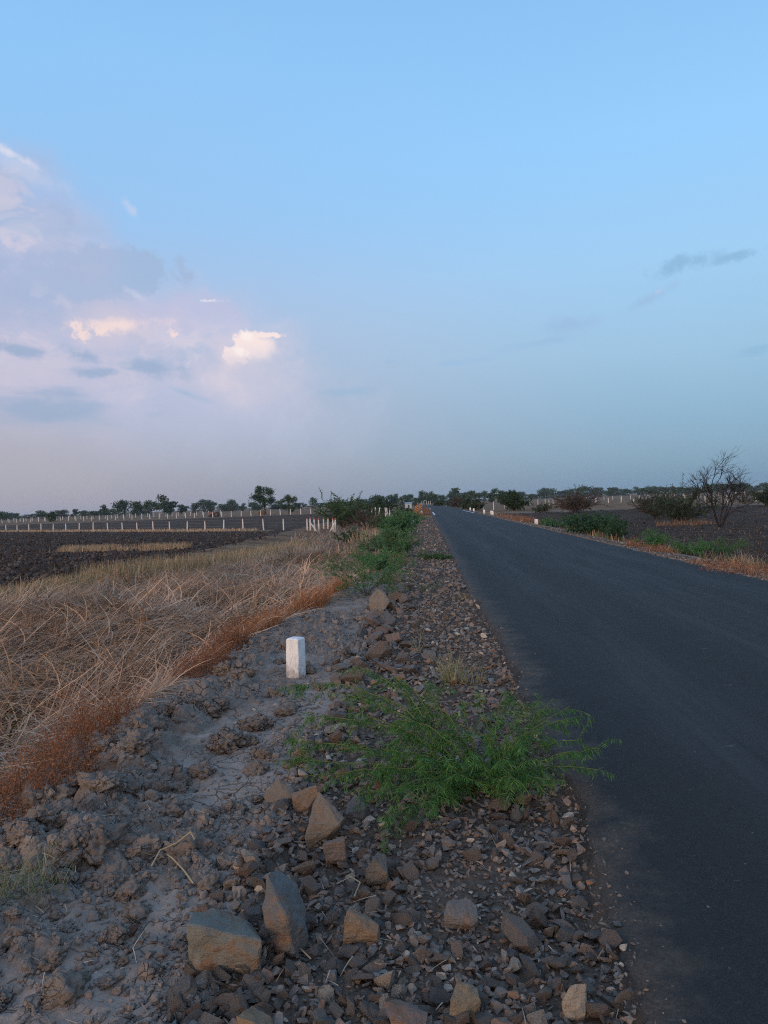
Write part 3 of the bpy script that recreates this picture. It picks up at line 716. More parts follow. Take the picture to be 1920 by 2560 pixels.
# stone field ----------------------------------------------------------
def stone_field():
    P_, S_ = [], []
    def add(x, y_, s): P_.append((x, y_)); S_.append(s)
    N1 = 13000                                  # near strip
    ya = 1.6 * np.exp(rng.random(N1) * math.log(13 / 1.6))
    u = rng.random(N1)
    glx, rl = gravel_left(ya) - .10, road_left(ya)
    xa = glx + (rl - glx + .02) * u
    sa = np.exp(rng.normal(math.log(.0170), .53, N1)).clip(.006, .058)
    sa *= 1 + .35 * np.exp(-((xa - glx) / .3) ** 2)
    sa *= np.where(ya > 6, 1.15, 1.0)
    # two sandy pockets hold finer stones
    for (cx_, cy_, r_) in ((0.12, 3.15, .22), (-0.1, 5.6, .3)):
        k = np.hypot(xa - cx_, (ya - cy_) * .6) < r_
        sa[k] = np.minimum(sa[k], .016)
    N2 = 7000
    yb = 13 * np.exp(rng.random(N2) * math.log(110 / 13)); glx, rl = gravel_left(yb) - .1, road_left(yb)
    xb = glx + (rl - glx) * rng.random(N2); sb = np.exp(rng.normal(math.log(.034), .4, N2)).clip(.015, .10)
    N3 = 6000                                  # far side of the road
    yc = 12 * np.exp(rng.random(N3) * math.log(90 / 12)); xc = 5.86 + np.abs(rng.normal(0, .5, N3)); sc = np.exp(rng.normal(math.log(.026), .4, N3)).clip(.01, .09)
    N4 = 2200                                   # stray stones on the mud and the asphalt edge
    yd = 1.8 * np.exp(rng.random(N4) * math.log(10 / 1.8)); xd = np.where(rng.random(N4) < .5, gravel_left(yd) - np.abs(rng.normal(0, .35, N4)), road_left(yd) - .05 + np.abs(rng.normal(0, .12, N4)))
    sd_ = np.where(xd > .4, np.exp(rng.normal(math.log(.0065), .55, N4)).clip(.003, .03), np.exp(rng.normal(math.log(.011), .5, N4)).clip(.004, .04))
    X = np.concatenate([xa, xb, xc, xd]); Y = np.concatenate([ya, yb, yc, yd]); S = np.concatenate([sa, sb, sc, sd_])
    return X, Y, S
SX, SY, SS = stone_field()
n_ = len(SX)
SZ = np.where((SX > road_left(SY)) & (SX < ROAD_R), 0.0, H(SX, SY)) + SS * rng.uniform(.1, .45, n_)
SE = np.stack([rng.normal(0, .5, n_), rng.normal(0, .5, n_), rng.uniform(0, 6.28, n_)], -1)
SVr = rng.integers(0, NV, n_); ST = rng.random(n_)
ppx, ppy, pd = proj(np.stack([SX, SY, SZ], -1))
vis = (ppx > 0) & (ppx < 1920) & (ppy < 2570)
score = SS / pd * vis
order = np.argsort(-score)
near = order[:262]
rest = np.setdiff1d(np.arange(n_), near)
bake(rock_np, np.stack([SX, SY, SZ], -1)[rest], SS[rest], SE[rest], SVr[rest], ST[rest], 'gravel', M['stone_stuff'], 'small crushed stones covering both road shoulders', 'gravel')
LABEL_ST = 'broken stone in the open middle of the gravel before the shrub'
for i in near:
    o = link_mesh('stone', rock_me[SVr[i]], loc=(SX[i], SY[i], SZ[i] + .004), rot=tuple(SE[i]), scale=float(SS[i]) * 1.05)
    sx_, sy_ = SX[i], SY[i]
    if sy_ > 4.6: lb, gr_ = 'broken stone on the gravel beyond the sprawling shrub', 'broken stones beyond the shrub'
    elif sy_ > 3.7: lb, gr_ = 'broken stone on the gravel beneath or just before the sprawling shrub', 'broken stones at the shrub'
    elif sx_ > .28: lb, gr_ = 'broken stone in the gravel rim along the asphalt edge', 'broken stones along the asphalt'
    elif sx_ < -.42: lb, gr_ = 'broken stone at the mud side of the gravel among the boulders', 'broken stones among the boulders'
    else: lb, gr_ = LABEL_ST, 'broken stones in the open gravel'
    tag(o, lb, 'stone', gr_)
for j, (x_, y_, wd, _) in enumerate(midrocks):
    p = gp(x_, y_, -.02); s = wd * p.y / FPX * .72
    z_ = h1(p.x, p.y)
    o = link_mesh('rock', rock_me[[0, 2, 3, 4, 6, 7, 8, 10, 11, 12, 14, 15, 16, 18, 19, 20, 22, 23][(j * 5) % 18]], loc=(p.x, p.y, z_ + s * .36), rot=(random.gauss(0, .5), random.gauss(0, .5), random.uniform(0, 6)), scale=s)
    if x_ > 1240: lb, gr_ = 'big angular rock in the gravel strip right beside the asphalt edge', 'big rocks beside the asphalt'
    elif y_ > 1675: lb, gr_ = 'brown rock poking out beneath the trailing left branches of the sprawling shrub', 'rocks under the sprawling shrub'
    elif x_ < 900: lb, gr_ = 'dark rock between the whitewashed boundary stone and the straw-coloured tuft', 'rocks beside the boundary stone'
    else: lb, gr_ = 'broken rock in the jumble between the tan boulder and the straw-coloured tuft', 'rock jumble on the shoulder'
    tag(o, lb, 'rock', gr_)

# ------------------------------------------------------------------ clods of dried mud
def clod_mesh(seed, sub):
    bm = bmesh.new(); bmesh.ops.create_icosphere(bm, subdivisions=sub, radius=1.0)
    off = Vector((seed * 5.3, seed * 2.1, seed))
    sx, sy, sz = [random.Random(seed).uniform(.8, 1.2) for _ in range(3)]
    for v in bm.verts:
        c = v.co.copy()
        d = mnoise.fractal(c * 1.1 + off, .45, 2.0, 7) * .40
        wv = c * 2.0 + off + mnoise.noise_vector(c * 3 + off) * .25
        cell = mnoise.voronoi(wv)[0]
        d += min(cell[1] - cell[0], .35) * .30 - .08
        cell = mnoise.voronoi(wv * 2.3)[0]
        d += min(cell[1] - cell[0], .3) * .13
        v.co = c * (1 + d)
        v.co.x *= sx; v.co.y *= sy; v.co.z *= .72 * sz
        if v.co.z < -.35: v.co.z = -.35 + (v.co.z + .35) * .3
    for f in bm.faces: f.smooth = True
    me = bpy.data.meshes.new('soil_clod'); bm.to_mesh(me); bm.free(); me.materials.append(M['clod'])
    return me
clod_big = [clod_mesh(i, 5) for i in range(6)]
clod_me = [clod_mesh(20 + i, 4) for i in range(8)]
bigclods = [(345, 1830, 130), (440, 1775, 110), (500, 1770, 90), (255, 1990, 150), (310, 1660 + 300, 110), (120, 2070, 120), (240, 2105, 190), (370, 2100, 160), (480, 2090, 130), (275, 2170, 140),
            (180, 2130, 150), (640, 1790, 80), (560, 1840, 90), (620, 1830, 70), (545, 1760, 60), (690, 1720, 60), (600, 1690, 60), (570, 1670, 70), (505, 1905, 60), (450, 1925, 70), (340, 1900, 90),
            (300, 1870, 90), (660, 1860, 70), (715, 1760, 60), (430, 2005, 90), (390, 1955, 80), (580, 2000, 60), (520, 2020, 60), (60, 2120, 110), (20, 2150, 90), (640, 1900, 60), (700, 1640, 46), (760, 1650, 44), (800, 1700, 44), (330, 1935, 70)]
for j, (x_, y_, wd) in enumerate(bigclods):
    p = gp(x_, y_ , 0.02); s = wd * p.y / FPX * .43
    o = link_mesh('soil_clod', clod_big[j % 6], loc=(p.x, p.y, h1(p.x, p.y) + s * .06), rot=(random.gauss(0, .15), random.gauss(0, .15), random.uniform(0, 6)), scale=s)
    if y_ > 2050: lb, gr_ = 'large cracked mud lump in the heap behind the half-green grass tuft', 'mud lumps by the grass tuft'
    elif x_ > 500: lb, gr_ = 'cracked mud lump on the verge between the boundary stone and the rust weeds', 'mud lumps near the boundary stone'
    else: lb, gr_ = 'large cracked mud lump on the ridge against the tallest rust weeds', 'mud lumps against the rust weeds'
    tag(o, lb, 'clod', gr_)
NC = 1500
cy = 2.0 * np.exp(rng.random(NC) * math.log(12 / 2.0))
cu = rng.random(NC); vl_ = verge_left(cy); cg = gravel_left(cy)
cx = vl_ + (cg - vl_) * cu
patch = fbm(cx, cy, 0.75, 2, 15) + .35 * np.exp(-((cx - vl_ - .45) / .4) ** 2)
keep = patch > rng.uniform(-.18, .22, NC)
cx, cy = cx[keep], cy[keep]; NC = len(cx)
cs = np.exp(rng.normal(math.log(.017), .5, NC)).clip(.006, .06)
cz = H(cx, cy) + cs * .15
sc_ = cs / cy; od = np.argsort(-sc_)
for i in od[:240]:
    o = link_mesh('mud_lump', clod_me[i % 8], loc=(cx[i], cy[i], cz[i]), rot=(random.gauss(0, .3), random.gauss(0, .3), random.uniform(0, 6)), scale=float(cs[i]))
    if cy[i] > 6: lb, gr_ = 'small crumbly mud lump on the verge around the boundary stone', 'small mud lumps round the boundary stone'
    elif cy[i] > 3.6: lb, gr_ = 'small crumbly mud lump between the mud ridge and the pyramid-shaped rock', 'small mud lumps on the middle verge'
    else: lb, gr_ = 'small crumbly mud lump on the cracked flat beside the flat-topped boulder', 'small mud lumps on the cracked flat'
    tag(o, lb, 'clod', gr_)
small = []
for k in range(4):
    bm = bmesh.new(); bmesh.ops.create_icosphere(bm, subdivisions=2, radius=1.0)
    for v in bm.verts:
        v.co = v.co * (1 + mnoise.fractal(v.co * 1.3 + Vector((k * 9, 0, 0)), .7, 2, 4) * .5); v.co.z *= .75
    small.append((np.array([v.co[:] for v in bm.verts]), np.array([[v.index for v in f.verts] for f in bm.faces]))); bm.free()
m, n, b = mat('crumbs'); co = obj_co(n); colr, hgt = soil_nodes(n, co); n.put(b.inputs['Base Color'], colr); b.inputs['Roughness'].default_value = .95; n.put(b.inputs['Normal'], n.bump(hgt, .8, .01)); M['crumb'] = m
ii = od[240:]
NC2 = 9000
c2y = 1.9 * np.exp(rng.random(NC2) * math.log(9 / 1.9)); v2 = verge_left(c2y); c2x = v2 + (gravel_left(c2y) - v2) * rng.random(NC2)
kp = fbm(c2x, c2y, .75, 2, 15) + .5 * fbm(c2x, c2y, .2, 2, 19) > rng.uniform(-.2, .15, NC2); c2x, c2y = c2x[kp], c2y[kp]
c2s = np.exp(rng.normal(math.log(.0075), .5, len(c2x)))
PX2 = np.concatenate([np.stack([cx[ii], cy[ii], cz[ii]], -1), np.stack([c2x, c2y, H(c2x, c2y) + c2s * .2], -1)])
SS2 = np.concatenate([cs[ii], c2s]); nn_ = len(SS2)
bake(small, PX2, SS2, rng.uniform(0, 6, (nn_, 3)), rng.integers(0, 4, nn_), rng.random(nn_), 'mud_crumbs', M['crumb'], 'crumbs of dried mud scattered over the verge', 'mud crumbs')

# ploughed clods in both fields: uncountable
m, n, b = mat('black_clod'); co = obj_co(n)
t_ = attr(n, 'tint').outputs['Fac']
n.put(b.inputs['Base Color'], n.ramp(t_, [(0, (0.030, 0.024, 0.022)), (.6, (0.066, 0.051, 0.046)), (1, (0.14, 0.108, 0.092))])); b.inputs['Roughness'].default_value = 1.0; b.inputs['Specular IOR Level'].default_value = 0.03
M['blackclod'] = m
NP = 26000
yp = 14 * np.exp(rng.random(NP) * math.log(112 / 14)); xp = -11.0 - np.abs(rng.random(NP)) ** .8 * (yp * .62 - 4).clip(0)
k = (xp > -70) & (yp < fence_line(xp) - 3) & (xp < -11.2 + 1.2 * fbm(xp, yp, 1.2, 3, 51)); xp, yp = xp[k], yp[k]
NP2 = 5000
yq = 14 * np.exp(rng.random(NP2) * math.log(90 / 14)); xq = 7.6 + rng.random(NP2) * (yq * .5 - 5).clip(.5)
XP = np.concatenate([xp, xq]); YP = np.concatenate([yp, yq]); SP = np.exp(rng.normal(math.log(.048), .45, len(XP))) * np.where(XP > 0, .6, 1)
tiny = []
for k in range(4):
    bm = bmesh.new(); bmesh.ops.create_icosphere(bm, subdivisions=1, radius=1.0)
    for v in bm.verts: v.co = v.co * (1 + mnoise.noise(v.co * 1.7 + Vector((k * 9, 3, 0))) * .5); v.co.z *= .7
    bmesh.ops.triangulate(bm, faces=bm.faces)
    tiny.append((np.array([v.co[:] for v in bm.verts]), np.array([[v.index for v in f.verts] for f in bm.faces]))); bm.free()
bake(tiny, np.stack([XP, YP, H(XP, YP) + SP * .2], -1), SP, rng.uniform(0, 6, (len(XP), 3)), rng.integers(0, 4, len(XP)), rng.random(len(XP)), 'plough_clods', M['blackclod'], 'dark turned clods covering the ploughed fields', 'ploughed soil')

# ------------------------------------------------------------------ blades
def blades(bx, by, bz, head, L, th0, th1, wid, colr, seg=5, floor=None, tipw=.15, jit=.0, fl0=None):
    """bent ribbons: bend angle from vertical goes th0 -> th1 along the length"""
    N = len(bx); t = np.linspace(0, 1, seg + 1)
    th = th0[:, None] + (th1 - th0)[:, None] * t[None]
    ds = L[:, None] / seg
    dx = np.sin(th[:, :-1]) * ds; dz = np.cos(th[:, :-1]) * ds
    hx = np.concatenate([np.zeros((N, 1)), np.cumsum(dx, 1)], 1); hz = np.concatenate([np.zeros((N, 1)), np.cumsum(dz, 1)], 1)
    hd = head[:, None] + (rng.normal(0, 1, (N, 1)) * jit) * t[None]
    ox = np.cos(hd) * hx; oy = np.sin(hd) * hx
    Px = bx[:, None] + ox; Py = by[:, None] + oy; Pz = bz[:, None] + hz
    if floor is not None:
        fl = floor(Px, Py) + rng.uniform(.01, .05, (N, 1)); Pz = np.maximum(Pz, fl)
    if fl0 is not None: Pz = np.maximum(Pz, np.maximum(Hs(Px, Py) + .01, fl0[:, None] - .10 * t[None]) + rng.uniform(0, .05, (N, 1)))
    tw = rng.uniform(0, 1, N)
    wx = -np.sin(head) * wid; wy = np.cos(head) * wid; wz = wid * (tw - .5) * .9
    taper = (1 - (1 - tipw) * t ** 1.5)[None, :]
    A = np.stack([Px - wx[:, None] * taper, Py - wy[:, None] * taper, Pz - wz[:, None] * taper], -1)
    B = np.stack([Px + wx[:, None] * taper, Py + wy[:, None] * taper, Pz + wz[:, None] * taper], -1)
    V = np.stack([A, B], 2).reshape(-1, 3)
    k0 = (np.arange(N) * (seg + 1) * 2)[:, None] + (np.arange(seg) * 2)[None]
    F = np.stack([k0, k0 + 1, k0 + 3, k0 + 2], -1).reshape(-1, 4)
    C = np.repeat(colr, (seg + 1) * 2, axis=0)
    return V, F, C
def pick(pal, n, jitter=.15):
    pal = np.array(pal); c = pal[rng.integers(0, len(pal), n)]
    w_ = rng.random((n, 1)); c2 = pal[rng.integers(0, len(pal), n)]
    return (c * w_ + c2 * (1 - w_)) * rng.uniform(1 - jitter, 1 + jitter, (n, 1))
Hs = lambda a, b_: H(a, b_, False)

STRAW = [(.54, .345, .225), (.62, .43, .295), (.42, .255, .165), (.58, .355, .22), (.40, .285, .215), (.68, .50, .36)]
GREY = [(.40, .31, .245), (.50, .395, .315), (.28, .215, .17), (.58, .475, .38)]
RUST = [(.235, .085, .038), (.30, .12, .052), (.175, .07, .034), (.26, .125, .065)]
OLIVE = [(.22, .19, .09), (.30, .24, .12), (.16, .15, .07), (.34, .26, .14)]
def reed_bed():
    parts = []
    # reed surface: heap height varies; blades lie in swathes
    def bunch(N, yr, xl, dens, seg, lean):
        y0, y1 = yr
        yb = y0 * np.exp(rng.random(N) * math.log(y1 / y0))
        vr = verge_left(yb) - .18
        lo = xl(yb)
        xb = lo + (vr - lo) * rng.random(N)
        return xb, yb
    xl = lambda yy: np.interp(yy, [3, 8, 12, 20, 26, 32, 45], [-4.5, -7.5, -10.0, -10.3, -9.5, -6.5, -4.2])
    for (NCl, per, NL, yr, seg, wid) in ((850, 14, 5500, (3.3, 9), 7, .0145), (1250, 13, 8000, (8.5, 19), 6, .0215), (850, 14, 8000, (16, 44), 4, .019)):
        for mode in ('clump', 'loose'):
            if mode == 'clump':
                kx, ky = bunch(NCl, yr, xl, 1, seg, 0)
                hk = math.pi * (.05 + 2.4 * fbm(kx, ky, 2.6, 2, 71)) + rng.normal(0, .55, NCl)
                lk = rng.random(NCl) ** .8; t0k = np.where(rng.random(NCl) < .05, rng.uniform(.2, .7, NCl), rng.uniform(1.1, 1.65, NCl)); Lk = rng.uniform(.8, 1.6, NCl) * np.where(t0k < .7, .7, 1); brk = np.exp(rng.normal(-.15, .28, NCl)).clip(.45, 1.3)
                r_ = lambda a: np.repeat(a, per)
                N = NCl * per
                xb = r_(kx) + rng.normal(0, .09, N); yb = r_(ky) + rng.normal(0, .09, N); hd = r_(hk) + rng.normal(0, .38, N)
                t0 = r_(t0k) + rng.normal(0, .18, N); L = r_(Lk) * rng.uniform(.65, 1.1, N); t1 = t0 + np.where(t0 < .75, rng.uniform(.7, 1.7, N), rng.uniform(.15, .9, N)); br = r_(brk); lf = r_(lk)
            else:
                N = NL
                xb, yb = bunch(N, yr, xl, 1, seg, 0)
                hd = math.pi * (.05 + 2.4 * fbm(xb, yb, 2.6, 2, 71)) + rng.normal(0, .9, N); t0 = rng.uniform(.7, 1.6, N); t1 = t0 + rng.uniform(0, .7, N)
                L = rng.uniform(.4, 1.2, N); br = rng.uniform(.5, 1.3, N); lf = rng.random(N)
            g = Hs(xb, yb); vd = verge_left(yb) - xb
            near = 1 - sstep(5, 9.5, yb)
            heap = (.06 + .66 * np.clip(fbm(xb, yb, 1.9, 2, 72) + .5, 0, 1)) * sstep(0, 1.6, vd) * np.interp(xb, [-9, -6.5, -4], [.55, .8, 1])
            L = L * np.interp(vd, [0, .5, 1.2], [.4, .7, 1.0])
            mixg = sstep(-.1, .25, fbm(xb, yb, 1.8, 2, 73) + .42 * near - .05)[:, None] * rng.uniform(.4, 1, (N, 1))
            c = pick(STRAW, N) * (1 - mixg) + pick(GREY, N) * mixg
            warm = sstep(-.05, .2, fbm(xb, yb, 2.5, 2, 75))[:, None]
            c = c * (1 - .3 * warm) + warm * .3 * np.array([.60, .31, .17])
            gr = (rng.random(N) < .03 * near + .01)[:, None]
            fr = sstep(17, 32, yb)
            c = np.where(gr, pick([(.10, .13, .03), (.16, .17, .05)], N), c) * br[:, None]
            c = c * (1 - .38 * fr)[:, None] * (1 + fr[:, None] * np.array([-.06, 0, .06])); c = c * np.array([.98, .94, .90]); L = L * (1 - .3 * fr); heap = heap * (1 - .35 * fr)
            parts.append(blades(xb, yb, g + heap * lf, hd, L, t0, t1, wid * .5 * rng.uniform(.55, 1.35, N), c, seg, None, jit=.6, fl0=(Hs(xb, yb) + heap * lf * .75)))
    Vs = parts
    V, F_, C = join(Vs)
    o = mesh_obj('dry_reeds', V, F_, M['straw'], smooth=True, col=C)
    tag(o, 'flattened dry tan reeds and grass filling the roadside ditch', 'dry grass', kind='stuff')
reed_bed()

def edge_grass():
    N = 15000
    yb = 8.5 * np.exp(rng.random(N) * math.log(46 / 8.5))
    c0 = np.interp(yb, [8, 12, 20, 26, 32, 45], [-8.2, -10.4, -11.0, -10.6, -9.2, -7.0])
    xb = c0 + rng.normal(0, .55, N) - .3
    L = rng.uniform(.14, .42, N) * np.where(yb > 25, 1.5, 1)
    V1 = blades(xb, yb, Hs(xb, yb) - .02, rng.uniform(0, 6.28, N), L, rng.uniform(0, .3, N), rng.uniform(.3, 1.2, N), rng.uniform(.004, .009, N), pick(OLIVE + STRAW[:2], N), 3)
    # pale grass strip inside the ploughed field and along the fence foot
    N = 5200
    a = gp(150, 1378, -.6); b_ = gp(470, 1372, -.6)
    t = rng.random(N)
    xb = a.x + (b_.x - a.x) * t; yb = a.y + (b_.y - a.y) * t + rng.normal(0, .55, N)
    k = fbm(xb, yb, 2.5, 2, 91) > rng.uniform(-.3, .05, N)
    xb, yb = xb[k], yb[k]; N = len(xb)
    V2 = blades(xb, yb, Hs(xb, yb) - .02, rng.uniform(0, 6.28, N), rng.uniform(.15, .5, N), rng.uniform(0, .4, N), rng.uniform(.4, 1.4, N), rng.uniform(.008, .016, N), pick(OLIVE + STRAW, N), 3)
    N = 5200
    xb = -rng.uniform(16, 75, N); yb = fence_line(xb) - 1.0 + rng.normal(0, 1.0, N)
    V3 = blades(xb, yb, Hs(xb, yb) - .02, rng.uniform(0, 6.28, N), rng.uniform(.12, .38, N), rng.uniform(0, .4, N), rng.uniform(.4, 1.4, N), rng.uniform(.015, .03, N), pick(STRAW + OLIVE[:2], N), 3)
    V, F_, C = join([V1, V2, V3])
    tag(mesh_obj('field_edge_grass', V, F_, M['straw'], smooth=True, col=C), 'short yellowed grass along the field edges', 'grass', kind='stuff')
edge_grass()

BROWN_ = [(.16, .10, .065), (.22, .15, .10)]
def bank_grass():
    """rough dry growth on the left bank between and behind the shrubs, 14 to 110 m ahead"""
    N = 9000
    yb = 15 * np.exp(rng.random(N) * math.log(110 / 15))
    xb = rng.uniform(-1, 0, N) * np.interp(yb, [14, 30, 60, 110], [3.5, 5.5, 9, 9]) - np.interp(yb, [14, 30, 110], [1.5, 1.3, 1.3])
    pal = np.where((fbm(xb, yb, 2.4, 2, 95) > .05)[:, None], pick(GREY + STRAW[:1], N), pick(STRAW + RUST[:1], N))
    ln = rng.uniform(.25, .75, N); pal = pal * .72
    p1 = blades(xb, yb, Hs(xb, yb) - .02, rng.uniform(0, 6.28, N), ln, rng.uniform(.3, 1.2, N), rng.uniform(1.0, 2.0, N), rng.uniform(.006, .012, N) * (1 + yb / 60), pal, 4)
    # right verge growth
    N = 3600
    yb = 11 * np.exp(rng.random(N) * math.log(110 / 11)); xb = 6.8 + np.abs(rng.normal(0, .55, N)) + .012 * yb
    k = fbm(xb, yb, 3.0, 2, 97) > rng.uniform(-.15, .25, N); xb, yb = xb[k], yb[k]; N = len(xb)
    pal = pick(RUST[:2] + STRAW[:2] + BROWN_ + [(.07, .14, .045)] * 3, N)
    p2 = blades(xb, yb, Hs(xb, yb) - .02, rng.uniform(0, 6.28, N), rng.uniform(.12, .4, N), rng.uniform(0, .5, N), rng.uniform(.4, 1.5, N), rng.uniform(.006, .012, N) * (1 + yb / 50), pal, 3)
    # sparse stubble in the burnt right field
    N = 3000
    yb = 18 * np.exp(rng.random(N) * math.log(100 / 18)); xb = 8 + rng.random(N) * (yb * .5 - 5).clip(.5)
    p3 = blades(xb, yb, Hs(xb, yb) - .02, rng.uniform(0, 6.28, N), rng.uniform(.06, .2, N), rng.uniform(0, .6, N), rng.uniform(.4, 1.5, N), rng.uniform(.006, .012, N) * (1 + yb / 60), pick(GREY + STRAW[:1] , N) * .32, 2)
    V, F_, C = join([p1, p2, p3])
    tag(mesh_obj('rough_grass', V, F_, M['straw'], smooth=True, col=C), 'rough dry grass on the banks beyond the reeds and across the road', 'grass', kind='stuff')
bank_grass()

def straw_litter():
    N = 420
    yb = 1.9 * np.exp(rng.random(N) * math.log(10 / 1.9)); xb = np.where(rng.random(N) < .6, verge_left(yb) + .2 + rng.random(N) * 1.4, gravel_left(yb) + rng.random(N) * 1.4)
    p = blades(xb, yb, H(xb, yb) + rng.uniform(.012, .03, N), rng.uniform(0, 6.28, N), rng.uniform(.03, .16, N), rng.uniform(1.35, 1.6, N), rng.uniform(1.5, 1.75, N), rng.uniform(.0012, .0028, N), pick(STRAW + [(.5, .42, .3)], N), 3)
    V, F_, C = p
    tag(mesh_obj('straw_litter', V, F_, M['straw'], smooth=True, col=C), 'loose bits of straw blown over mud and gravel', 'straw', kind='stuff')
straw_litter()

# ------------------------------------------------------------------ tubes, leaves, plants
def tube(pts, r0, r1, sides=4, col=(1, 1, 1)):
    pts = np.asarray(pts, float); n_ = len(pts)
    tg = np.gradient(pts, axis=0); tg /= np.linalg.norm(tg, axis=1)[:, None] + 1e-9
    ref = np.where(np.abs(tg[:, 2:3]) > .9, np.array([[1., 0, 0]]), np.array([[0, 0, 1.]]))
    u = np.cross(tg, ref); u /= np.linalg.norm(u, axis=1)[:, None] + 1e-9
    v = np.cross(tg, u)
    rr = np.linspace(r0, r1, n_)[:, None, None]
    a = np.linspace(0, 2 * math.pi, sides, endpoint=False)
    V = pts[:, None] + rr * (u[:, None] * np.cos(a)[None, :, None] + v[:, None] * np.sin(a)[None, :, None])
    idx = np.arange(n_ * sides).reshape(n_, sides)
    F_ = np.stack([idx[:-1], np.roll(idx[:-1], -1, 1), np.roll(idx[1:], -1, 1), idx[1:]], -1).reshape(-1, 4)
    return V.reshape(-1, 3), F_, np.tile(np.array(col), (n_ * sides, 1))
def grow(p0, d, L, n_, droop=0.0, wig=.15, rd=rng):
    p = np.array(p0, float); d = np.array(d, float); d /= np.linalg.norm(d); out = [p.copy()]
    for i in range(n_):
        d = d + rd.normal(0, wig, 3) + np.array([0, 0, -droop]); d /= np.linalg.norm(d)
        p = p + d * L / n_; out.append(p.copy())
    return np.array(out)
def along(path, s):
    seg = np.linalg.norm(np.diff(path, axis=0), axis=1); cum = np.concatenate([[0], np.cumsum(seg)])
    x = s * cum[-1]; i = min(np.searchsorted(cum, x, 'right') - 1, len(seg) - 1); i = max(i, 0)
    f = (x - cum[i]) / (seg[i] + 1e-9); t = (path[i + 1] - path[i]) / (seg[i] + 1e-9)
    return path[i] + (path[i + 1] - path[i]) * f, t
def along_v(path, s):
    seg = np.linalg.norm(np.diff(path, axis=0), axis=1); cum = np.concatenate([[0], np.cumsum(seg)])
    x = s * cum[-1]; i = np.clip(np.searchsorted(cum, x, 'right') - 1, 0, len(seg) - 1)
    f = ((x - cum[i]) / (seg[i] + 1e-9))[:, None]; t = (path[i + 1] - path[i]) / (seg[i] + 1e-9)[:, None]
    return path[i] + (path[i + 1] - path[i]) * f, t
def leaf_blades(P_, D_, L, Wd, colr):
    """diamond leaflets from base points P_, direction D_"""
    N = len(P_); D_ = D_ / (np.linalg.norm(D_, axis=1)[:, None] + 1e-9)
    rnd = rng.normal(0, 1, (N, 3)); S = np.cross(D_, rnd); S /= np.linalg.norm(S, axis=1)[:, None] + 1e-9
    L = L[:, None]; Wd = Wd[:, None]
    sag = np.array([[0, 0, -1.]]) * L * .12
    V = np.stack([P_, P_ + D_ * L * .45 + S * Wd, P_ + D_ * L + sag, P_ + D_ * L * .45 - S * Wd], 1).reshape(-1, 3)
    F_ = (np.arange(N) * 4)[:, None] + np.array([[0, 1, 2, 3]])
    return V, F_, np.repeat(colr, 4, 0)
GREEN = [(.06, .145, .045), (.085, .18, .055), (.045, .11, .04), (.11, .205, .06)]
BLUEGREEN = [(.065, .165, .075), (.09, .20, .085), (.05, .125, .055), (.12, .22, .075)]
DARKG = [(.030, .060, .028), (.042, .078, .032), (.022, .045, .024), (.06, .095, .035)]
BROWNB = [(.075, .048, .036), (.10, .065, .045), (.055, .038, .03), (.09, .07, .04)]

def shrub(name, label, base, height, width, nst, pal, group=None, leafL=.06, leafW=.009, dens=70, stemc=(.10, .085, .06), droop=.05, twig=.35, spread=1.0, cat='shrub', leafless=.0, r0=.012, flat=1.0, nsub=7):
    e = empty(name, base); tag(e, label, cat, group)
    tubes, LP, LD = [], [], []
    for i in range(nst):
        a = rng.uniform(0, 6.28); out = rng.random() ** .6 * spread
        tgt = np.array([math.cos(a) * out * width * .5, math.sin(a) * out * width * .5 * flat, height * rng.uniform(.55, 1.0) * (1 - .45 * out ** 2)])
        L = np.linalg.norm(tgt) * 1.05
        mid = tgt * .5 + np.array([0, 0, height * .12 * out])
        t = np.linspace(0, 1, 8)[:, None]
        path = (1 - t) ** 2 * 0 + 2 * t * (1 - t) * mid + t ** 2 * tgt + rng.normal(0, .018, (8, 3)) * t * L
        path[0] = rng.normal(0, .02, 3) * width * .3; path[0][2] = -.03
        tubes.append(tube(path, r0, r0 * .25, 4, stemc))
        for j in range(nsub):
            s = rng.uniform(.25, 1.0); p, tg = along(path, s)
            d = tg + rng.normal(0, .75, 3); d[2] += .1
            sub = grow(p, d, L * twig * rng.uniform(.5, 1.1), 5, droop, .18)
            tubes.append(tube(sub, r0 * .35, r0 * .12, 3, stemc))
            if rng.random() < leafless: continue
            sl_ = np.linalg.norm(sub[-1] - sub[0]); k = max(3, int(sl_ * dens * 1.8))
            pp, tt = along_v(sub, rng.uniform(.05, 1, k)); LP.append(pp + rng.normal(0, leafL * .25, (k, 3))); LD.append(tt * .7 + rng.normal(0, .7, (k, 3)) + np.array([0, 0, -.25]))
        k = int(L * dens * .9)
        if leafless < .9 and k:
            pp, tt = along_v(path, rng.uniform(.3, 1, k)); LP.append(pp + rng.normal(0, leafL * .3, (k, 3))); LD.append(tt * .5 + rng.normal(0, .8, (k, 3)) + np.array([0, 0, -.2]))
    V, F_, C = join(tubes); mesh_obj('branches', V, F_, M['bark'], e, True, C)
    if LP:
        LP = np.concatenate(LP); LD = np.concatenate(LD)
        N = len(LP); V, F_, C = leaf_blades(LP, LD, rng.uniform(.6, 1.25, N) * leafL, rng.uniform(.7, 1.3, N) * leafW * 1.5, pick(pal, N, .3))
        mesh_obj('foliage', V, F_, M['leaf'], e, False, C)
    return e
def on_ground(X, Y): return (X, Y, h1(X, Y))

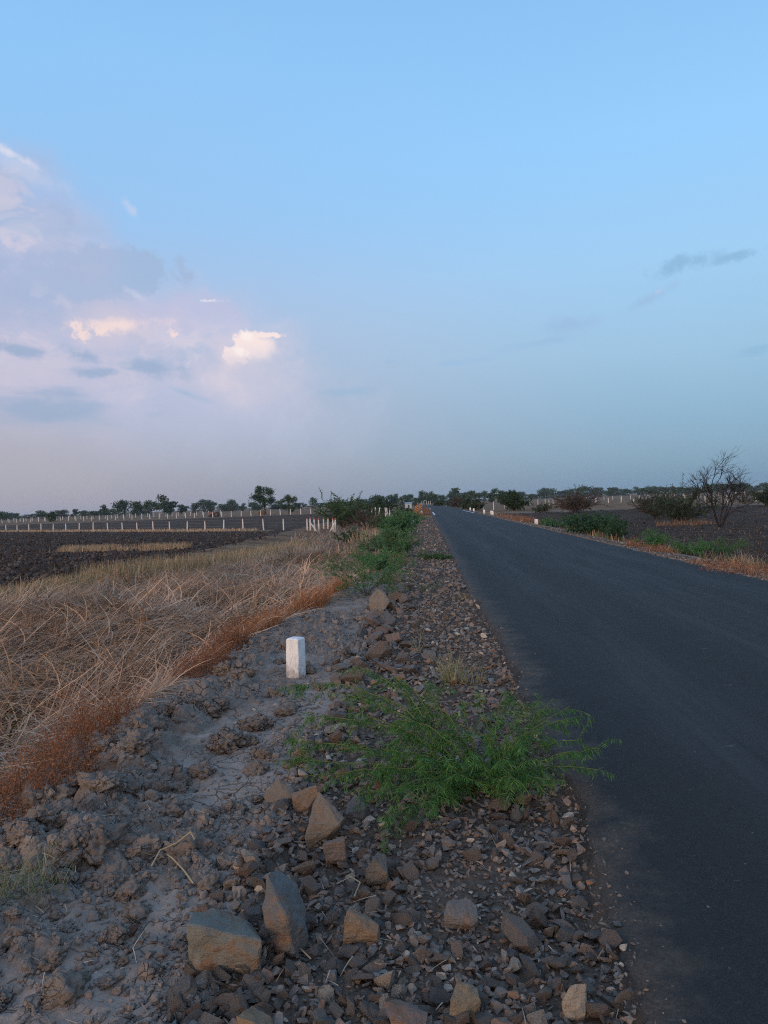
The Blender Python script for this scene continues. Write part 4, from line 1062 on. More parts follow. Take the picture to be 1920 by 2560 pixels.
# --- the sprawling green shrub in front
def front_shrub():
    b0 = gp(1215, 1960, -.02); base = Vector((b0.x, b0.y, h1(b0.x, b0.y) - .03))
    e = empty('sprawling_shrub', base); tag(e, 'sprawling bright green shrub with drooping narrow leaves spilling onto the asphalt', 'shrub')
    B = np.array(base)
    tips = [(712, 1852, 4.55, .18), (765, 1795, 4.75, .3), (745, 1712, 4.95, .42), (770, 1940, 4.1, .12), (735, 1905, 4.3, .12), (960, 2045, 3.65, .05), (1060, 2010, 3.75, .1), (900, 1985, 3.9, .1),
            (890, 1665, 5.0, .3), (990, 1690, 4.9, .25), (1060, 1725, 4.7, .2), (1280, 1725, 4.8, .15), (1200, 1745, 4.6, .1), (1150, 1770, 4.5, .15), (1385, 1745, 4.6, .1), (1425, 1765, 4.5, .12), (1400, 1800, 4.4, .15),
            (1495, 1925, 4.2, .12), (1455, 1850, 4.3, .15), (1430, 1880, 4.1, .1), (1500, 1870, 4.3, .12), (1380, 1950, 3.95, .1), (1320, 1760, 4.6, .1), (1240, 1800, 4.3, .1), (1100, 1830, 4.3, .15), (1010, 1800, 4.5, .2), (960, 1860, 4.3, .15),
            (1040, 1900, 4.1, .12), (1130, 1940, 3.9, .1), (880, 1780, 4.7, .2), (860, 1870, 4.4, .15), (1300, 1850, 4.1, .1), (1350, 1830, 4.2, .1), (1180, 1880, 4.0, .1), (1250, 1900, 3.95, .1), (1330, 1900, 4.0, .1), (1000, 1960, 3.85, .1), (930, 1920, 4.1, .1),
            (1090, 1760, 4.6, .15), (820, 1730, 4.85, .3), (1220, 1840, 4.2, .1), (1000, 1880, 4.2, .12), (1080, 1960, 3.85, .08), (1290, 1950, 3.85, .08)]
    tubes, LP, LD, LL = [], [], [], []
    def leaves(path, sp, s0=.1):
        ln = np.sum(np.linalg.norm(np.diff(path, axis=0), axis=1)); k = int(ln / sp)
        for q in range(k):
            pp, tt = along(path, s0 + (1 - s0) * (q + rng.random()) / k)
            side = np.cross(tt, [0, 0, 1.]); side /= np.linalg.norm(side) + 1e-6
            for sg in (-1, 1):
                LP.append(pp); LD.append(side * sg * rng.uniform(.3, .9) + tt * rng.uniform(.1, .6) + np.array([0, 0, -rng.uniform(.1, 1.1)]) + rng.normal(0, .2, 3)); LL.append(rng.uniform(.026, .058))
    stc = (.16, .22, .06)
    for (x, y_, Y, arch) in tips:
        T = np.array(atY(x, y_, Y)) - B
        g_ = h1(B[0] + T[0], B[1] + T[1]) if B[0] + T[0] < .6 else 0.0
        T[2] = max(T[2], g_ - B[2] + .03)
        root = np.array([rng.normal(0, .06), rng.normal(0, .06), 0])
        t = np.linspace(0, 1, 12)[:, None]
        mid = root * .5 + T * .45 + np.array([0, 0, arch])
        path = (1 - t) ** 2 * root + 2 * t * (1 - t) * mid + t ** 2 * T + rng.normal(0, .008, (12, 3)) * np.sin(t * 3)
        tubes.append(tube(path, .0065, .0016, 5, stc))
        ln = np.linalg.norm(T)
        leaves(path, .020, .30)
        for j in range(int(ln / .068)):
            s = rng.uniform(.25, .98); p, tg = along(path, s)
            d = tg * .9 + rng.normal(0, .55, 3); d[2] = d[2] * .6 + .05
            sub = grow(p, d, rng.uniform(.07, .20), 4, .12, .15)
            tubes.append(tube(sub, .0019, .0009, 3, stc))
            leaves(sub, .0095, .0)
    V, F_, C = join(tubes); mesh_obj('stems', V, F_, M['leaf'], e, True, C)
    N = len(LP)
    V, F_, C = leaf_blades(np.array(LP), np.array(LD), np.array(LL), rng.uniform(.0015, .0028, N), pick([(.075, .195, .05), (.10, .235, .055), (.05, .14, .045), (.16, .29, .065), (.07, .185, .065)], N, .3))
    mesh_obj('foliage', V, F_, M['leaf'], e, False, C)
front_shrub()

# --- shrubs along the left bank
def at_px(px, Y): return on_ground(xat(px, Y), Y)
shrub('sapling', 'feathery green thorn sapling leaning over rust weeds at reed edge', at_px(915, 13.6), 1.0, 2.1, 17, [(.06, .16, .055), (.08, .19, .06), (.10, .215, .06)], leafL=.034, leafW=.003, dens=85, spread=1.0, r0=.006, droop=.05, stemc=(.09, .075, .05), nsub=10, twig=.42)
shrub('bank_shrub', 'rounded blue-green shrub at the gravel edge beyond the sapling', at_px(985, 22.5), .95, 1.6, 26, BLUEGREEN, 'shrubs on the left bank', leafL=.05, leafW=.0055, dens=75, r0=.008, nsub=10)
shrub('bank_shrub', 'low blue-green shrub spreading right behind the rounded shrub', at_px(955, 27), .85, 2.2, 20, BLUEGREEN, 'shrubs on the left bank', leafL=.06, leafW=.007, dens=55, r0=.008, nsub=9)
shrub('bank_shrub', 'wide dark green shrub beside the small white stone on gravel', at_px(1000, 39), 1.05, 2.6, 28, BLUEGREEN + GREEN[:1], 'shrubs on the left bank', leafL=.10, leafW=.016, dens=50)
shrub('bank_shrub', 'green shrub just short of the chevron boards', at_px(1010, 56), 1.15, 3.2, 26, GREEN + BLUEGREEN, 'shrubs on the left bank', leafL=.12, leafW=.02, dens=40)
shrub('bank_shrub', 'olive shrub behind dry stalks left of the chevron boards', at_px(975, 66), 1.5, 4.0, 24, [(.07, .10, .04), (.09, .10, .045), (.05, .08, .035)], 'shrubs on the left bank', leafL=.12, leafW=.022, dens=36)
for px, Y, h_, wd, lab in ((950, 18.5, .6, 1.3, 'low feathery green creeper just behind the sapling'), (1003, 30, .7, 1.6, 'low bright green creeper along the gravel behind the rounded shrub'), (975, 34, .8, 1.8, 'straggling green creeper left of the wide dark green shrub'),
                           (1022, 46, .8, 1.8, 'bright green creeper between the wide shrub and small white stone'), (1032, 66, 1.0, 2.4, 'green creeper crowding the verge short of the hazard boards'), (985, 50, 1.0, 2.4, 'loose green creeper left of the bright verge creepers')):
    shrub('creeper', lab, at_px(px, Y), h_, wd, 20, [(.085, .185, .065), (.12, .22, .075), (.065, .15, .06)], 'green creepers on the left bank', leafL=.045 + Y * .0008, leafW=.004 + Y * .00015, dens=max(26, 70 - Y), r0=.006, nsub=9, stemc=(.10, .10, .06))
shrub('thorn_bush', 'broad flat-topped green thorn bush with bare twigs on top', at_px(858, 76), 3.7, 6.6, 36, [(.065, .125, .045), (.085, .145, .05), (.05, .10, .04)], leafL=.13, leafW=.02, dens=34, spread=1.0, r0=.03, nsub=9, twig=.3, leafless=.06)
shrub('dead_bush', 'brown withered bush right of the flat-topped thorn bush', at_px(915, 73), 2.2, 5.6, 28, BROWNB, leafL=.10, leafW=.014, dens=28, leafless=.35, r0=.02, stemc=(.07, .05, .04))
shrub('low_thorn_bush', 'low dark green bush below the withered brown bush', at_px(872, 46), .95, 2.0, 18, DARKG + BLUEGREEN[:1], leafL=.10, leafW=.018, dens=45)
shrub('leafless_shrub', 'grey leafless twiggy shrub among reeds left of the rounded shrub', at_px(890, 26), .85, 1.6, 26, GREY, leafL=.05, leafW=.005, dens=20, leafless=.6, r0=.008, stemc=(.17, .14, .12), nsub=9)
shrub('roadside_shrub', 'small green shrub spreading at the asphalt edge of left gravel', at_px(1087, 22), .16, 1.0, 18, GREEN, leafL=.05, leafW=.007, dens=60, flat=1.8)
# dark tree behind hut
# --- right side
shrub('thicket', 'dense low green thicket beside right-hand gravel near brown bush', at_px(1480, 36), 1.15, 2.9, 44, [(.035, .09, .042), (.05, .115, .05), (.03, .075, .035)], leafL=.09, leafW=.013, dens=60)
shrub('thicket', 'small green thicket joining the dense low green thicket', at_px(1535, 32), .8, 1.3, 20, [(.035, .09, .042), (.05, .115, .05)], leafL=.08, leafW=.011, dens=60)
shrub('thorn_bush', 'large dark thorn bush with ragged top standing left of the bare tree', at_px(1705, 50), 2.65, 4.7, 40, [(.04, .075, .035), (.055, .09, .04), (.075, .07, .045), (.035, .06, .032)], leafL=.10, leafW=.010, dens=28, r0=.022, nsub=10, leafless=.25, stemc=(.05, .04, .036), spread=1.0, twig=.42)
shrub('thorn_bush', 'brown-green thorn bush behind the large dark thorn bush', at_px(1640, 62), 2.6, 4.6, 30, BROWNB + DARKG[:2], leafL=.12, leafW=.018, dens=30, r0=.025, leafless=.25, stemc=(.05, .04, .034))
shrub('dead_bush', 'wide rusty brown withered bush beyond the low green thicket', at_px(1440, 90), 2.7, 6.8, 44, [(.10, .055, .042), (.075, .045, .035), (.13, .075, .05), (.06, .06, .03)], leafL=.14, leafW=.015, dens=22, r0=.022, leafless=.15, stemc=(.08, .055, .045), nsub=9, twig=.42)
shrub('thorn_bush', 'two-toned green bush with wispy branches beside distant fence posts', at_px(1285, 122), 3.3, 5.2, 40, [(.04, .075, .03), (.06, .11, .035), (.03, .05, .028)], leafL=.2, leafW=.034, dens=26, r0=.03, stemc=(.05, .04, .033))
shrub('thorn_bush', 'small grey-green bush between two larger bushes across the road', at_px(1355, 98), 1.6, 2.4, 20, [(.06, .085, .045), (.08, .09, .055)], leafL=.16, leafW=.026, dens=24)
shrub('thorn_bush', 'green bush partly cut off beyond the bare tree', at_px(1915, 92), 2.6, 5.0, 34, [(.05, .08, .04), (.035, .06, .03)], leafL=.16, leafW=.024, dens=26, r0=.03)
shrub('thorn_bush', 'grey-brown bush seen through the bare tree branches', at_px(1862, 108), 2.0, 4.0, 18, [(.07, .075, .05), (.055, .07, .042)], leafL=.16, leafW=.018, dens=14, r0=.03, leafless=.3)
shrub('thorn_bush', 'small brown stump bush near the right-hand fence posts', at_px(1607, 88), 1.6, 2.0, 16, BROWNB, leafL=.14, leafW=.02, dens=22, leafless=.3)
shrub('weed_patch', 'leggy green weeds with pale stalks at the gravel edge across the road', at_px(1635, 25), .65, 1.3, 22, GREEN, leafL=.05, leafW=.006, dens=60, r0=.005)
shrub('weed_patch', 'green weeds spreading between gravel and burnt field', at_px(1725, 23.5), .42, 1.7, 26, GREEN, leafL=.05, leafW=.006, dens=60, r0=.005)
shrub('weed_patch', 'thin green weeds below the bare tree', at_px(1800, 25), .55, 2.2, 22, GREEN, leafL=.05, leafW=.006, dens=46, r0=.005)
shrub('weed_patch', 'low green creepers left of the square white stone', at_px(1395, 50), .7, 3.0, 24, GREEN + BLUEGREEN, leafL=.09, leafW=.013, dens=40)

# bare tree
def bare_tree():
    p = at_px(1800, 41); e = empty('bare_tree', p); tag(e, 'leafless dark tree with several thin trunks in the burnt field', 'tree')
    tw, tr = [], []
    tr_ = np.random.default_rng(5)
    def rec(p0, d, L, r, lvl):
        path = grow(p0, d, L, 5, -.03 if lvl < 2 else -.02, .08 + .03 * lvl, tr_)
        (tr if lvl < 1 else tw).append(tube(path, r, r * .5, 5 if lvl < 1 else 4, (.028, .022, .022)))
        if lvl >= 4: return
        k = [4, 4, 4, 3][lvl]
        for j in range(k):
            s = tr_.uniform(.4, 1.0); q, tg = along(path, s)
            dd = tg + tr_.normal(0, .55, 3) * np.array([1.25, 1, .8]); dd[2] += .12
            rec(q, dd, L * tr_.uniform(.45, .75), r * .55, lvl + 1)
    for a in (-.25, -.1, .05, .2, .35):
        rec((a * .15, tr_.normal(0, .04), -.05), (a * 1.9, tr_.normal(0, .3), 1), tr_.uniform(1.75, 2.1), .046, 0)
    V, F_, C = join(tr); mesh_obj('trunk', V, F_, M['bark'], e, True, C)
    V, F_, C = join(tw); mesh_obj('branches', V, F_, M['bark'], e, True, C)
bare_tree()

# rust weeds and dry tufts ------------------------------------------------
def tuft(name, label, X, Y, rx, ry, N, hmin, hmax, pal, cat='weed', group=None, wid=.0022, heads=False, th=(0, .6), seg=4, rot=0.0, bend=(.2, 1.2)):
    z0 = h1(X, Y); e = None
    a = rng.uniform(0, 6.28, N); r_ = np.sqrt(rng.random(N))
    lx, ly = np.cos(a) * r_ * rx, np.sin(a) * r_ * ry
    bx, by = lx * math.cos(rot) - ly * math.sin(rot), lx * math.sin(rot) + ly * math.cos(rot)
    bz = H(X + bx, Y + by) - z0 - .015
    hl = rng.uniform(hmin, hmax, N) * (1 - .35 * r_)
    t0 = rng.uniform(*th, N); V, F_, C = blades(bx, by, bz, rng.uniform(0, 6.28, N), hl, t0, t0 + rng.uniform(*bend, N), wid * rng.uniform(.6, 1.3, N), pick(pal, N, .25), seg)
    if not heads:
        o = mesh_obj(name, V, F_, M['straw'], None, True, C); o.location = (X, Y, z0)
        return tag(o, label, cat, group)
    e = empty(name, (X, Y, z0)); tag(e, label, cat, group)
    tag(mesh_obj('stalks', V, F_, M['straw'], e, True, C), kind='stuff')
    pts = V.reshape(N, seg + 1, 2, 3).mean(2)
    K = 9
    k = rng.integers(1, seg + 1, (N, K)); P_ = pts[np.arange(N)[:, None], k].reshape(-1, 3) + rng.normal(0, .018, (N * K, 3))
    V, F_, C = leaf_blades(P_, rng.normal(0, 1, (N * K, 3)), rng.uniform(.006, .018, N * K) * (1 + Y / 30), rng.uniform(.002, .005, N * K) * (1 + Y / 30), pick(pal, N * K, .3))
    mesh_obj('seed_heads', V, F_, M['straw'], e, False, C)
    return e
RW = 'rust weeds along the verge'
for j, (px, py, wx, hh, N, lab) in enumerate([
        (215, 1880, .60, .50, 560, 'tallest rusty-orange dried weed clump behind the big mud lumps'),
        (100, 2020, .55, .38, 460, 'rusty-orange dried weed patch between reeds and the front mud lumps'),
        (500, 1690, .48, .34, 420, 'thin rusty dried weeds below reeds where the mud ridge ends'),
        (570, 1635, .45, .40, 460, 'rusty dried weed tuft left of the nearest white stone'),
        (640, 1580, .60, .46, 620, 'rust and straw dried weeds behind the nearest white stone'),
        (760, 1520, .75, .50, 800, 'bright rust-red weed bank beneath the feathery sapling'),
        (825, 1482, .65, .46, 600, 'rust-red weeds touching the foot of the feathery sapling')]):
    p = gp(px, py, -.1)
    X = min(p.x, float(verge_left(p.y)) + .05)
    tuft('rust_weed', lab, X, p.y, wx * .55, wx * (1.1 if j > 3 else .9), N, hh * .5, hh * 1.1, (RUST if j < 4 else [(.36, .13, .05), (.42, .17, .065), (.28, .10, .045), (.40, .22, .11)]), group=RW, heads=True, wid=.0016 + .0004 * j)
for j, (px, Y, wx, hh, N, lab) in enumerate([
        (965, 20, .6, .5, 200, 'rust weeds growing through the rounded blue-green shrub'), (1000, 29, .6, .5, 160, 'rust weeds behind the rounded blue-green shrub'),
        (1052, 88, 1.2, .8, 260, 'rust-orange dried weeds around the nearer chevron board'), (1030, 97, 1.6, 1.0, 260, 'rust-orange dried weeds left of the chevron boards'), (1056, 118, 1.5, .9, 220, 'rust-orange dried weeds between the two chevron boards'),
        (1880, 15.5, .9, .28, 420, 'rusty weeds around the dry straw clump across the road'), (1810, 17, .7, .26, 320, 'rusty weeds left of the dry straw clump across the road'), (1655, 22.5, .5, .3, 200, 'rusty weeds in front of leggy green weeds'),
        (1595, 25, .4, .35, 160, 'small rusty weed left of leggy green weeds'), (1290, 66, 1.6, .7, 300, 'rusty weed bank behind the row of white kerb stones'), (1320, 56, 1.2, .55, 240, 'rusty weeds beside the square white stone')]):
    tuft('rust_weed', lab, xat(px, Y), Y, wx, wx, N, hh * .5, hh * 1.1, RUST + STRAW[:1], group='distant rust weeds', heads=True, wid=.0025 + Y * .00012, seg=3)
tuft('dry_grass_clump', 'upright pale straw clump among rust weeds across the road', xat(1862, 16.5), 16.5, .32, .25, 130, .35, .68, [(.42, .30, .18), (.34, .22, .13)], cat='grass clump', wid=.005)
tuft('dry_grass_clump', 'orange dry grass ring under the large dark thorn bush', xat(1715, 47.5), 47.5, 1.9, .5, 500, .25, .65, [(.28, .15, .085), (.34, .21, .12), (.2, .11, .07)], cat='grass clump', wid=.009)
tuft('dry_grass_clump', 'spiky pale reed clump behind the leafless twiggy shrub', xat(850, 32), 32, 1.0, .8, 200, .6, 1.1, STRAW, cat='grass clump', wid=.010, bend=(.3, 1.6))
tuft('dry_grass_clump', 'tall brown reed stand below the withered brown bush', xat(925, 42), 42, 1.3, .8, 260, .8, 1.6, STRAW + BROWNB[:1], cat='grass clump', wid=.012, bend=(.1, .7))
tuft('dry_grass_clump', 'grey-brown stalks leaning at the ploughed field corner', xat(745, 40), 40, 2.6, 1.6, 520, .35, .7, GREY, cat='grass clump', wid=.008, bend=(.2, 1.0))
tuft('dry_grass_clump', 'grey-brown dry growth between reeds and ploughed field', xat(660, 34), 34, 2.4, 1.8, 520, .4, .8, GREY + OLIVE[:1], cat='grass clump', wid=.007, bend=(.2, 1.0))
p = gp(1135, 1700, -.03); tuft('grass_tuft', 'dry straw-coloured grass tuft on gravel behind the sprawling shrub', p.x, p.y, .12, .09, 170, .18, .46, [(.36, .29, .16), (.30, .25, .12), (.48, .39, .24), (.12, .17, .05)], cat='grass tuft', wid=.0030, th=(.1, .9), bend=(.1, .8))
p = gp(1195, 1700, -.03); tuft('grass_tuft', 'thin dry grass sprigs nearer the asphalt than the straw tuft', p.x, p.y, .08, .06, 40, .12, .34, [(.36, .29, .16), (.12, .17, .05)], cat='grass tuft', wid=.002, th=(.2, 1.0), bend=(.1, .8))
p = gp(1045, 1625, -.03); tuft('grass_tuft', 'pale grass sprig bent over broken rocks', p.x, p.y, .04, .04, 30, .2, .5, [(.42, .36, .22), (.30, .27, .14)], cat='grass tuft', wid=.0022, th=(.3, 1.1), bend=(.2, .9))
p = gp(1070, 1470, -.03); tuft('grass_tuft', 'green and straw tuft on gravel near the tan boulder', p.x, p.y, .28, .3, 120, .1, .34, [(.07, .13, .06), (.30, .27, .15), (.12, .16, .07)], cat='grass tuft', wid=.003, th=(.2, 1.1))
p = gp(1150, 1495, -.03); tuft('grass_tuft', 'small yellow-green tuft near the asphalt edge', p.x, p.y, .15, .1, 40, .08, .26, [(.28, .22, .10), (.12, .16, .06)], cat='grass tuft', wid=.003, th=(.2, 1.0))
p = gp(60, 2245, -.02); tuft('grass_tuft', 'half-green grass tuft drooping over the mud below the big lumps', p.x + .0, p.y, .17, .12, 340, .12, .36, [(.10, .13, .05), (.22, .21, .11), (.34, .29, .19), (.07, .12, .05)], cat='grass tuft', wid=.0012, th=(.3, 1.3), bend=(.2, 1.0))
p = gp(935, 2240, -.02); tuft('weed_seedling', 'tiny green weed growing among the broken stones', p.x, p.y, .02, .02, 40, .02, .05, [(.05, .11, .05), (.08, .14, .06)], cat='weed', wid=.0016, th=(.1, 1.2))
# bent straw lying on the mud
def straw(label, pxs, dz=.02):
    pts = []
    for (x, y_, k) in pxs:
        q = gp(x, y_, 0); pts.append((q.x, q.y, h1(q.x, q.y) + dz + k))
    V, F_, C = tube(pts, .0042, .003, 5, (.46, .36, .21)); o0 = Vector(pts[0])
    o = mesh_obj('straw_stalk', V - np.array(o0), F_, M['straw'], None, True, C); o.location = o0
    tag(o, label, 'straw')
straw('thick yellow straw stalk bent across the mud', [(483, 2186, .0), (460, 2165, .02), (430, 2140, .035), (418, 2128, .045)])
straw('folded pale straw arching over a mud lump', [(378, 2155, .0), (400, 2130, .05), (440, 2120, .07), (478, 2118, .08), (488, 2130, .06)])
straw('bent yellow straw standing among broken stones', [(885, 2228, .0), (900, 2192, .02), (870, 2183, .03)], .03)

# ------------------------------------------------------------------ stones painted white
def boundary_stone_mesh(wd, dp, ht, round_top=False, seed=0):
    bm = bmesh.new(); bmesh.ops.create_cube(bm, size=1.0)
    for v in bm.verts:
        top = v.co.z > 0
        v.co = Vector((v.co.x * wd * (.94 if top else 1), v.co.y * dp * (.92 if top else 1), ht if top else -.12))
    tops = [e for e in bm.edges if all(v.co.z > 0 for v in e.verts)]
    bmesh.ops.bevel(bm, geom=tops, offset=(wd * .42 if round_top else wd * .10), segments=4 if round_top else 1, affect='EDGES', profile=.5)
    ver = [e for e in bm.edges if abs((e.verts[0].co - e.verts[1].co).normalized().z) > .9]
    bmesh.ops.bevel(bm, geom=ver, offset=wd * .03, segments=1, affect='EDGES')
    bmesh.ops.triangulate(bm, faces=[f for f in bm.faces if len(f.verts) > 4])
    for _ in range(3):
        bmesh.ops.subdivide_edges(bm, edges=[e for e in bm.edges if e.calc_length() > .035], cuts=1, use_grid_fill=True)
    for v in bm.verts:
        v.co += Vector((mnoise.noise(v.co * 25 + Vector((seed, 0, 0))), mnoise.noise(v.co * 25 + Vector((0, seed + 7, 0))), 0)) * .0035
    bmesh.ops.triangulate(bm, faces=bm.faces)
    bmesh.ops.recalc_face_normals(bm, faces=bm.faces)
    me = bpy.data.meshes.new('boundary_stone'); bm.to_mesh(me); bm.free(); me.materials.append(M['white'])
    return me
p = gp(738, 1688, -.03); zz_ = h1(p.x, p.y)
ms = boundary_stone_mesh(.142, .15, .385, False, 3)
o = link_mesh('boundary_stone', ms, loc=(p.x, p.y + .05, zz_ - .01), rot=(R(-1), R(.5), R(-20)))
tag(o, 'square whitewashed boundary stone standing in the mud verge', 'marker stone')
ms2 = boundary_stone_mesh(.2, .18, .34, False, 5); ms3 = boundary_stone_mesh(.22, .16, .42, True, 8)
o = link_mesh('boundary_stone', ms2, loc=at_px(1341, 49), rot=(0, 0, .1)); tag(o, 'square white marker stone alone on the gravel across the road', 'marker stone')
for j, px in enumerate((1208, 1215, 1228, 1174, 1183, 1153, 1120, 1104, 1094)):
    Y = 7.15 * FPX / (px - 1063) * .985; Xs = 7.1
    o = link_mesh('kerb_stone', ms3, loc=on_ground(Xs + (.5 if j == 1 else 0), Y), rot=(0, random.gauss(0, .06), random.uniform(-.3, .3)), scale=1.1)
    tag(o, 'round-topped white marker stone in the row beyond the right road edge', 'marker stone', 'white marker stones across the road')
o = link_mesh('boundary_stone', ms2, loc=at_px(1030, 54), rot=(0, .1, .3), scale=1.1); tag(o, 'small white marker stone half hidden by green shrub on left gravel', 'marker stone')
o = link_mesh('kerb_stone', ms3, loc=at_px(1054, 96), rot=(0, 0, .2), scale=1.2); tag(o, 'white round-topped stone at the foot of the nearer chevron board', 'marker stone')
o = link_mesh('kerb_stone', ms3, loc=at_px(1050, 97), rot=(0, .1, .4), scale=.95); tag(o, 'smaller white stone tucked behind the chevron foot stone', 'marker stone')

# chevron boards
def boxnp(x0, x1, y0, y1, z0, z1):
    V = np.array([[x, y_, z] for z in (z0, z1) for y_ in (y0, y1) for x in (x0, x1)], float)
    F_ = np.array([[0, 2, 3, 1], [4, 5, 7, 6], [0, 1, 5, 4], [2, 6, 7, 3], [0, 4, 6, 2], [1, 3, 7, 5]])
    return V, F_, np.ones((8, 3))
def chevron(px, Y, label, hgt=.86, wdt=.40):
    e = empty('hazard_board', at_px(px, Y)); tag(e, label, 'road sign', 'striped hazard boards'); e.rotation_euler = (0, 0, R(4))
    V, F_, C = boxnp(-.03, .03, .022, .08, -.2, 1.0); mesh_obj('post', V, F_, M['steel'], e)
    z0 = .25
    V, F_, C = boxnp(-wdt / 2, wdt / 2, -.01, .02, z0, z0 + hgt); bd = mesh_obj('board', V, F_, M['black'], e)
    # diagonal stripes running down to the right, clipped to the board
    per = .30; sl = .9
    for i in range(-2, 6):
        bm = bmesh.new()
        zc = z0 + i * per
        vs_ = [bm.verts.new((x, -.014, z)) for x, z in ((-wdt / 2, zc + wdt * sl), (wdt / 2, zc), (wdt / 2, zc + per / 2), (-wdt / 2, zc + wdt * sl + per / 2))]
        bm.faces.new(vs_)
        for zpl, nz in ((z0 + .01, -1), (z0 + hgt - .01, 1)):
            bmesh.ops.bisect_plane(bm, geom=bm.verts[:] + bm.edges[:] + bm.faces[:], plane_co=(0, 0, zpl), plane_no=(0, 0, nz), clear_outer=True)
        if len(bm.faces):
            me = bpy.data.meshes.new('stripe'); bm.to_mesh(me); me.materials.append(M['orange']); link_mesh('stripe', me, bd)
        bm.free()
chevron(1042, 99, 'nearer orange and black striped hazard board on the left verge')
chevron(1050, 150, 'farther orange and black striped hazard board on the left verge')

# ------------------------------------------------------------------ fences
def post_mesh(w_, h_, matr):
    bm = bmesh.new(); bmesh.ops.create_cube(bm, size=1.0)
    for v in bm.verts: v.co = Vector((v.co.x * w_ * (.8 if v.co.z > 0 else 1), v.co.y * w_ * (.8 if v.co.z > 0 else 1), h_ if v.co.z > 0 else -.3))
    bmesh.ops.bevel(bm, geom=bm.edges[:], offset=w_ * .1, segments=1, affect='EDGES')
    me = bpy.data.meshes.new('post'); bm.to_mesh(me); bm.free(); me.materials.append(matr); return me
def fence(label, pts, h_, w_, matr, group=None, tilt=.035, wires=(.35, .65, .92)):
    p0 = on_ground(*pts[0]); e = empty('post_fence', p0); tag(e, label, 'fence', group)
    me = post_mesh(w_, h_, matr); tops = []
    for (x, y_) in pts:
        z = h1(x, y_); tx, ty = rng.normal(0, tilt), rng.normal(0, tilt)
        link_mesh('post', me, e, (x - p0[0], y_ - p0[1], z - p0[2]), (tx, ty, rng.uniform(-.3, .3)), (1, 1, rng.uniform(.9, 1.08)))
        tops.append((x - p0[0], y_ - p0[1], z - p0[2]))
    for f in wires:
        pp = np.array(tops) + np.array([0, 0, h_ * f])
        if len(pp) > 1:
            V, F_, C = tube(pp, .011, .011, 3); mesh_obj('wire', V, F_, M['wire'], e)
    return e
def interpY(px, a, b_):
    (x0, y0), (x1, y1) = a, b_
    return 1 / (1 / y0 + (1 / y1 - 1 / y0) * (px - x0) / (x1 - x0))
f1 = [15.4, 43, 72.5, 103, 133, 165, 198, 233, 269, 306, 343, 383, 424, 468, 513, 559, 608, 659, 709, 768]
pts = []
for px in [-14] + f1:
    Y = interpY(px, (29, 110), (633, 73)); pts.append((xat(px, Y), Y))
fn = fence('nearest concrete post fence with red-tipped posts along the black ploughed field', pts, 1.12, .13, M['post_red'])
# braced gate corner of that fence
Yc = 68.0
cp = []
for px, dz, ry_ in ((776, 0, .03), (787, 0, 0), (797, 0, -.02), (809, 0, 0), (820, 0, 0), (833, 0, .02), (838, 0, -.04)):
    cp.append((xat(px, Yc + (6 if 800 < px < 825 else 0)), Yc + (6 if 800 < px < 825 else 0)))
ge = fence('braced white corner posts beside the flat-topped thorn bush', cp, 1.2, .14, M['post_red'], wires=(.5,))
me = post_mesh(.12, 1.15, M['post'])
o0 = ge.location
for px, Y, ry_ in ((792, 67.5, -.6), (824, 67.5, .5)):
    g_ = at_px(px, Y); link_mesh('brace', me, ge, (g_[0] - o0.x - math.sin(ry_) * .0, g_[1] - o0.y, g_[2] - o0.z), (0, ry_, 0))
f2 = [v / 2.592 for v in (14, 60, 107, 153, 200, 250, 293, 345, 392, 443, 493, 543, 592, 645, 697, 750, 803, 855, 920, 972, 1032, 1087, 1143, 1203, 1260, 1320, 1378, 1437, 1500, 1563, 1627)]
f2 += [560 + v * .3255 for v in (282, 357, 433, 510, 590, 667, 747, 830)]
pts = []
for px in f2:
    Y = interpY(px, (38, 262), (617, 192)) if px < 640 else 190.0
    pts.append((xat(px, Y), Y))
fence('second row of white fence posts crossing the brown field in front of the tractor', pts, 1.45, .20, M['post'], 'far field fences')
pts = [(xat(px, 300 - .03 * px), 300 - .03 * px) for px in np.arange(20, 560, 15.2)]
fence('farthest row of small white fence posts before the left treeline', pts, 1.5, .2, M['post'], 'far field fences')
pts = [(xat(px, Y), Y) for px, Y in ((1208, 150), (1234, 140), (1262, 150), (1325, 205), (1345, 205), (1363, 208), (1373, 190), (1383, 210))]
fence('white posts with wires in the brown field behind the two-toned bush', pts, 1.4, .17, M['post'], 'right field fences')
pts = [(xat(px, 186), 186) for px in (1490, 1521, 1553, 1584, 1616, 1648, 1680, 1712, 1745, 1778)]
fence('nearer row of white posts in the right-hand field behind thorn bushes', pts, 1.25, .2, M['post'], 'right field fences')
pts = [(xat(px, 290), 290) for px in np.arange(1400, 1930, 22)]
fence('farther row of small white posts in the right-hand field', pts, 1.3, .22, M['post'], 'right field fences')
pts = [(xat(px, 130), 130) for px in (1763, 1784, 1818, 1853, 1890, 1922)]
fence('fence posts behind the bare tree in the right-hand field', pts, 1.2, .16, M['post'], 'right field fences')
pts = [(xat(px, 345), 345) for px in (1045, 1050, 1055, 1060, 1066, 1071, 1076)]
fence('short line of pale posts across the far end of the road', pts, 1.7, .2, M['post'], 'far field fences')
pts = [(xat(px, 130), 130) for px in (928, 938, 945, 965, 968, 974)]
fence('pale posts beside the thatched hut', pts, 1.6, .2, M['post'], 'far field fences', tilt=.12)

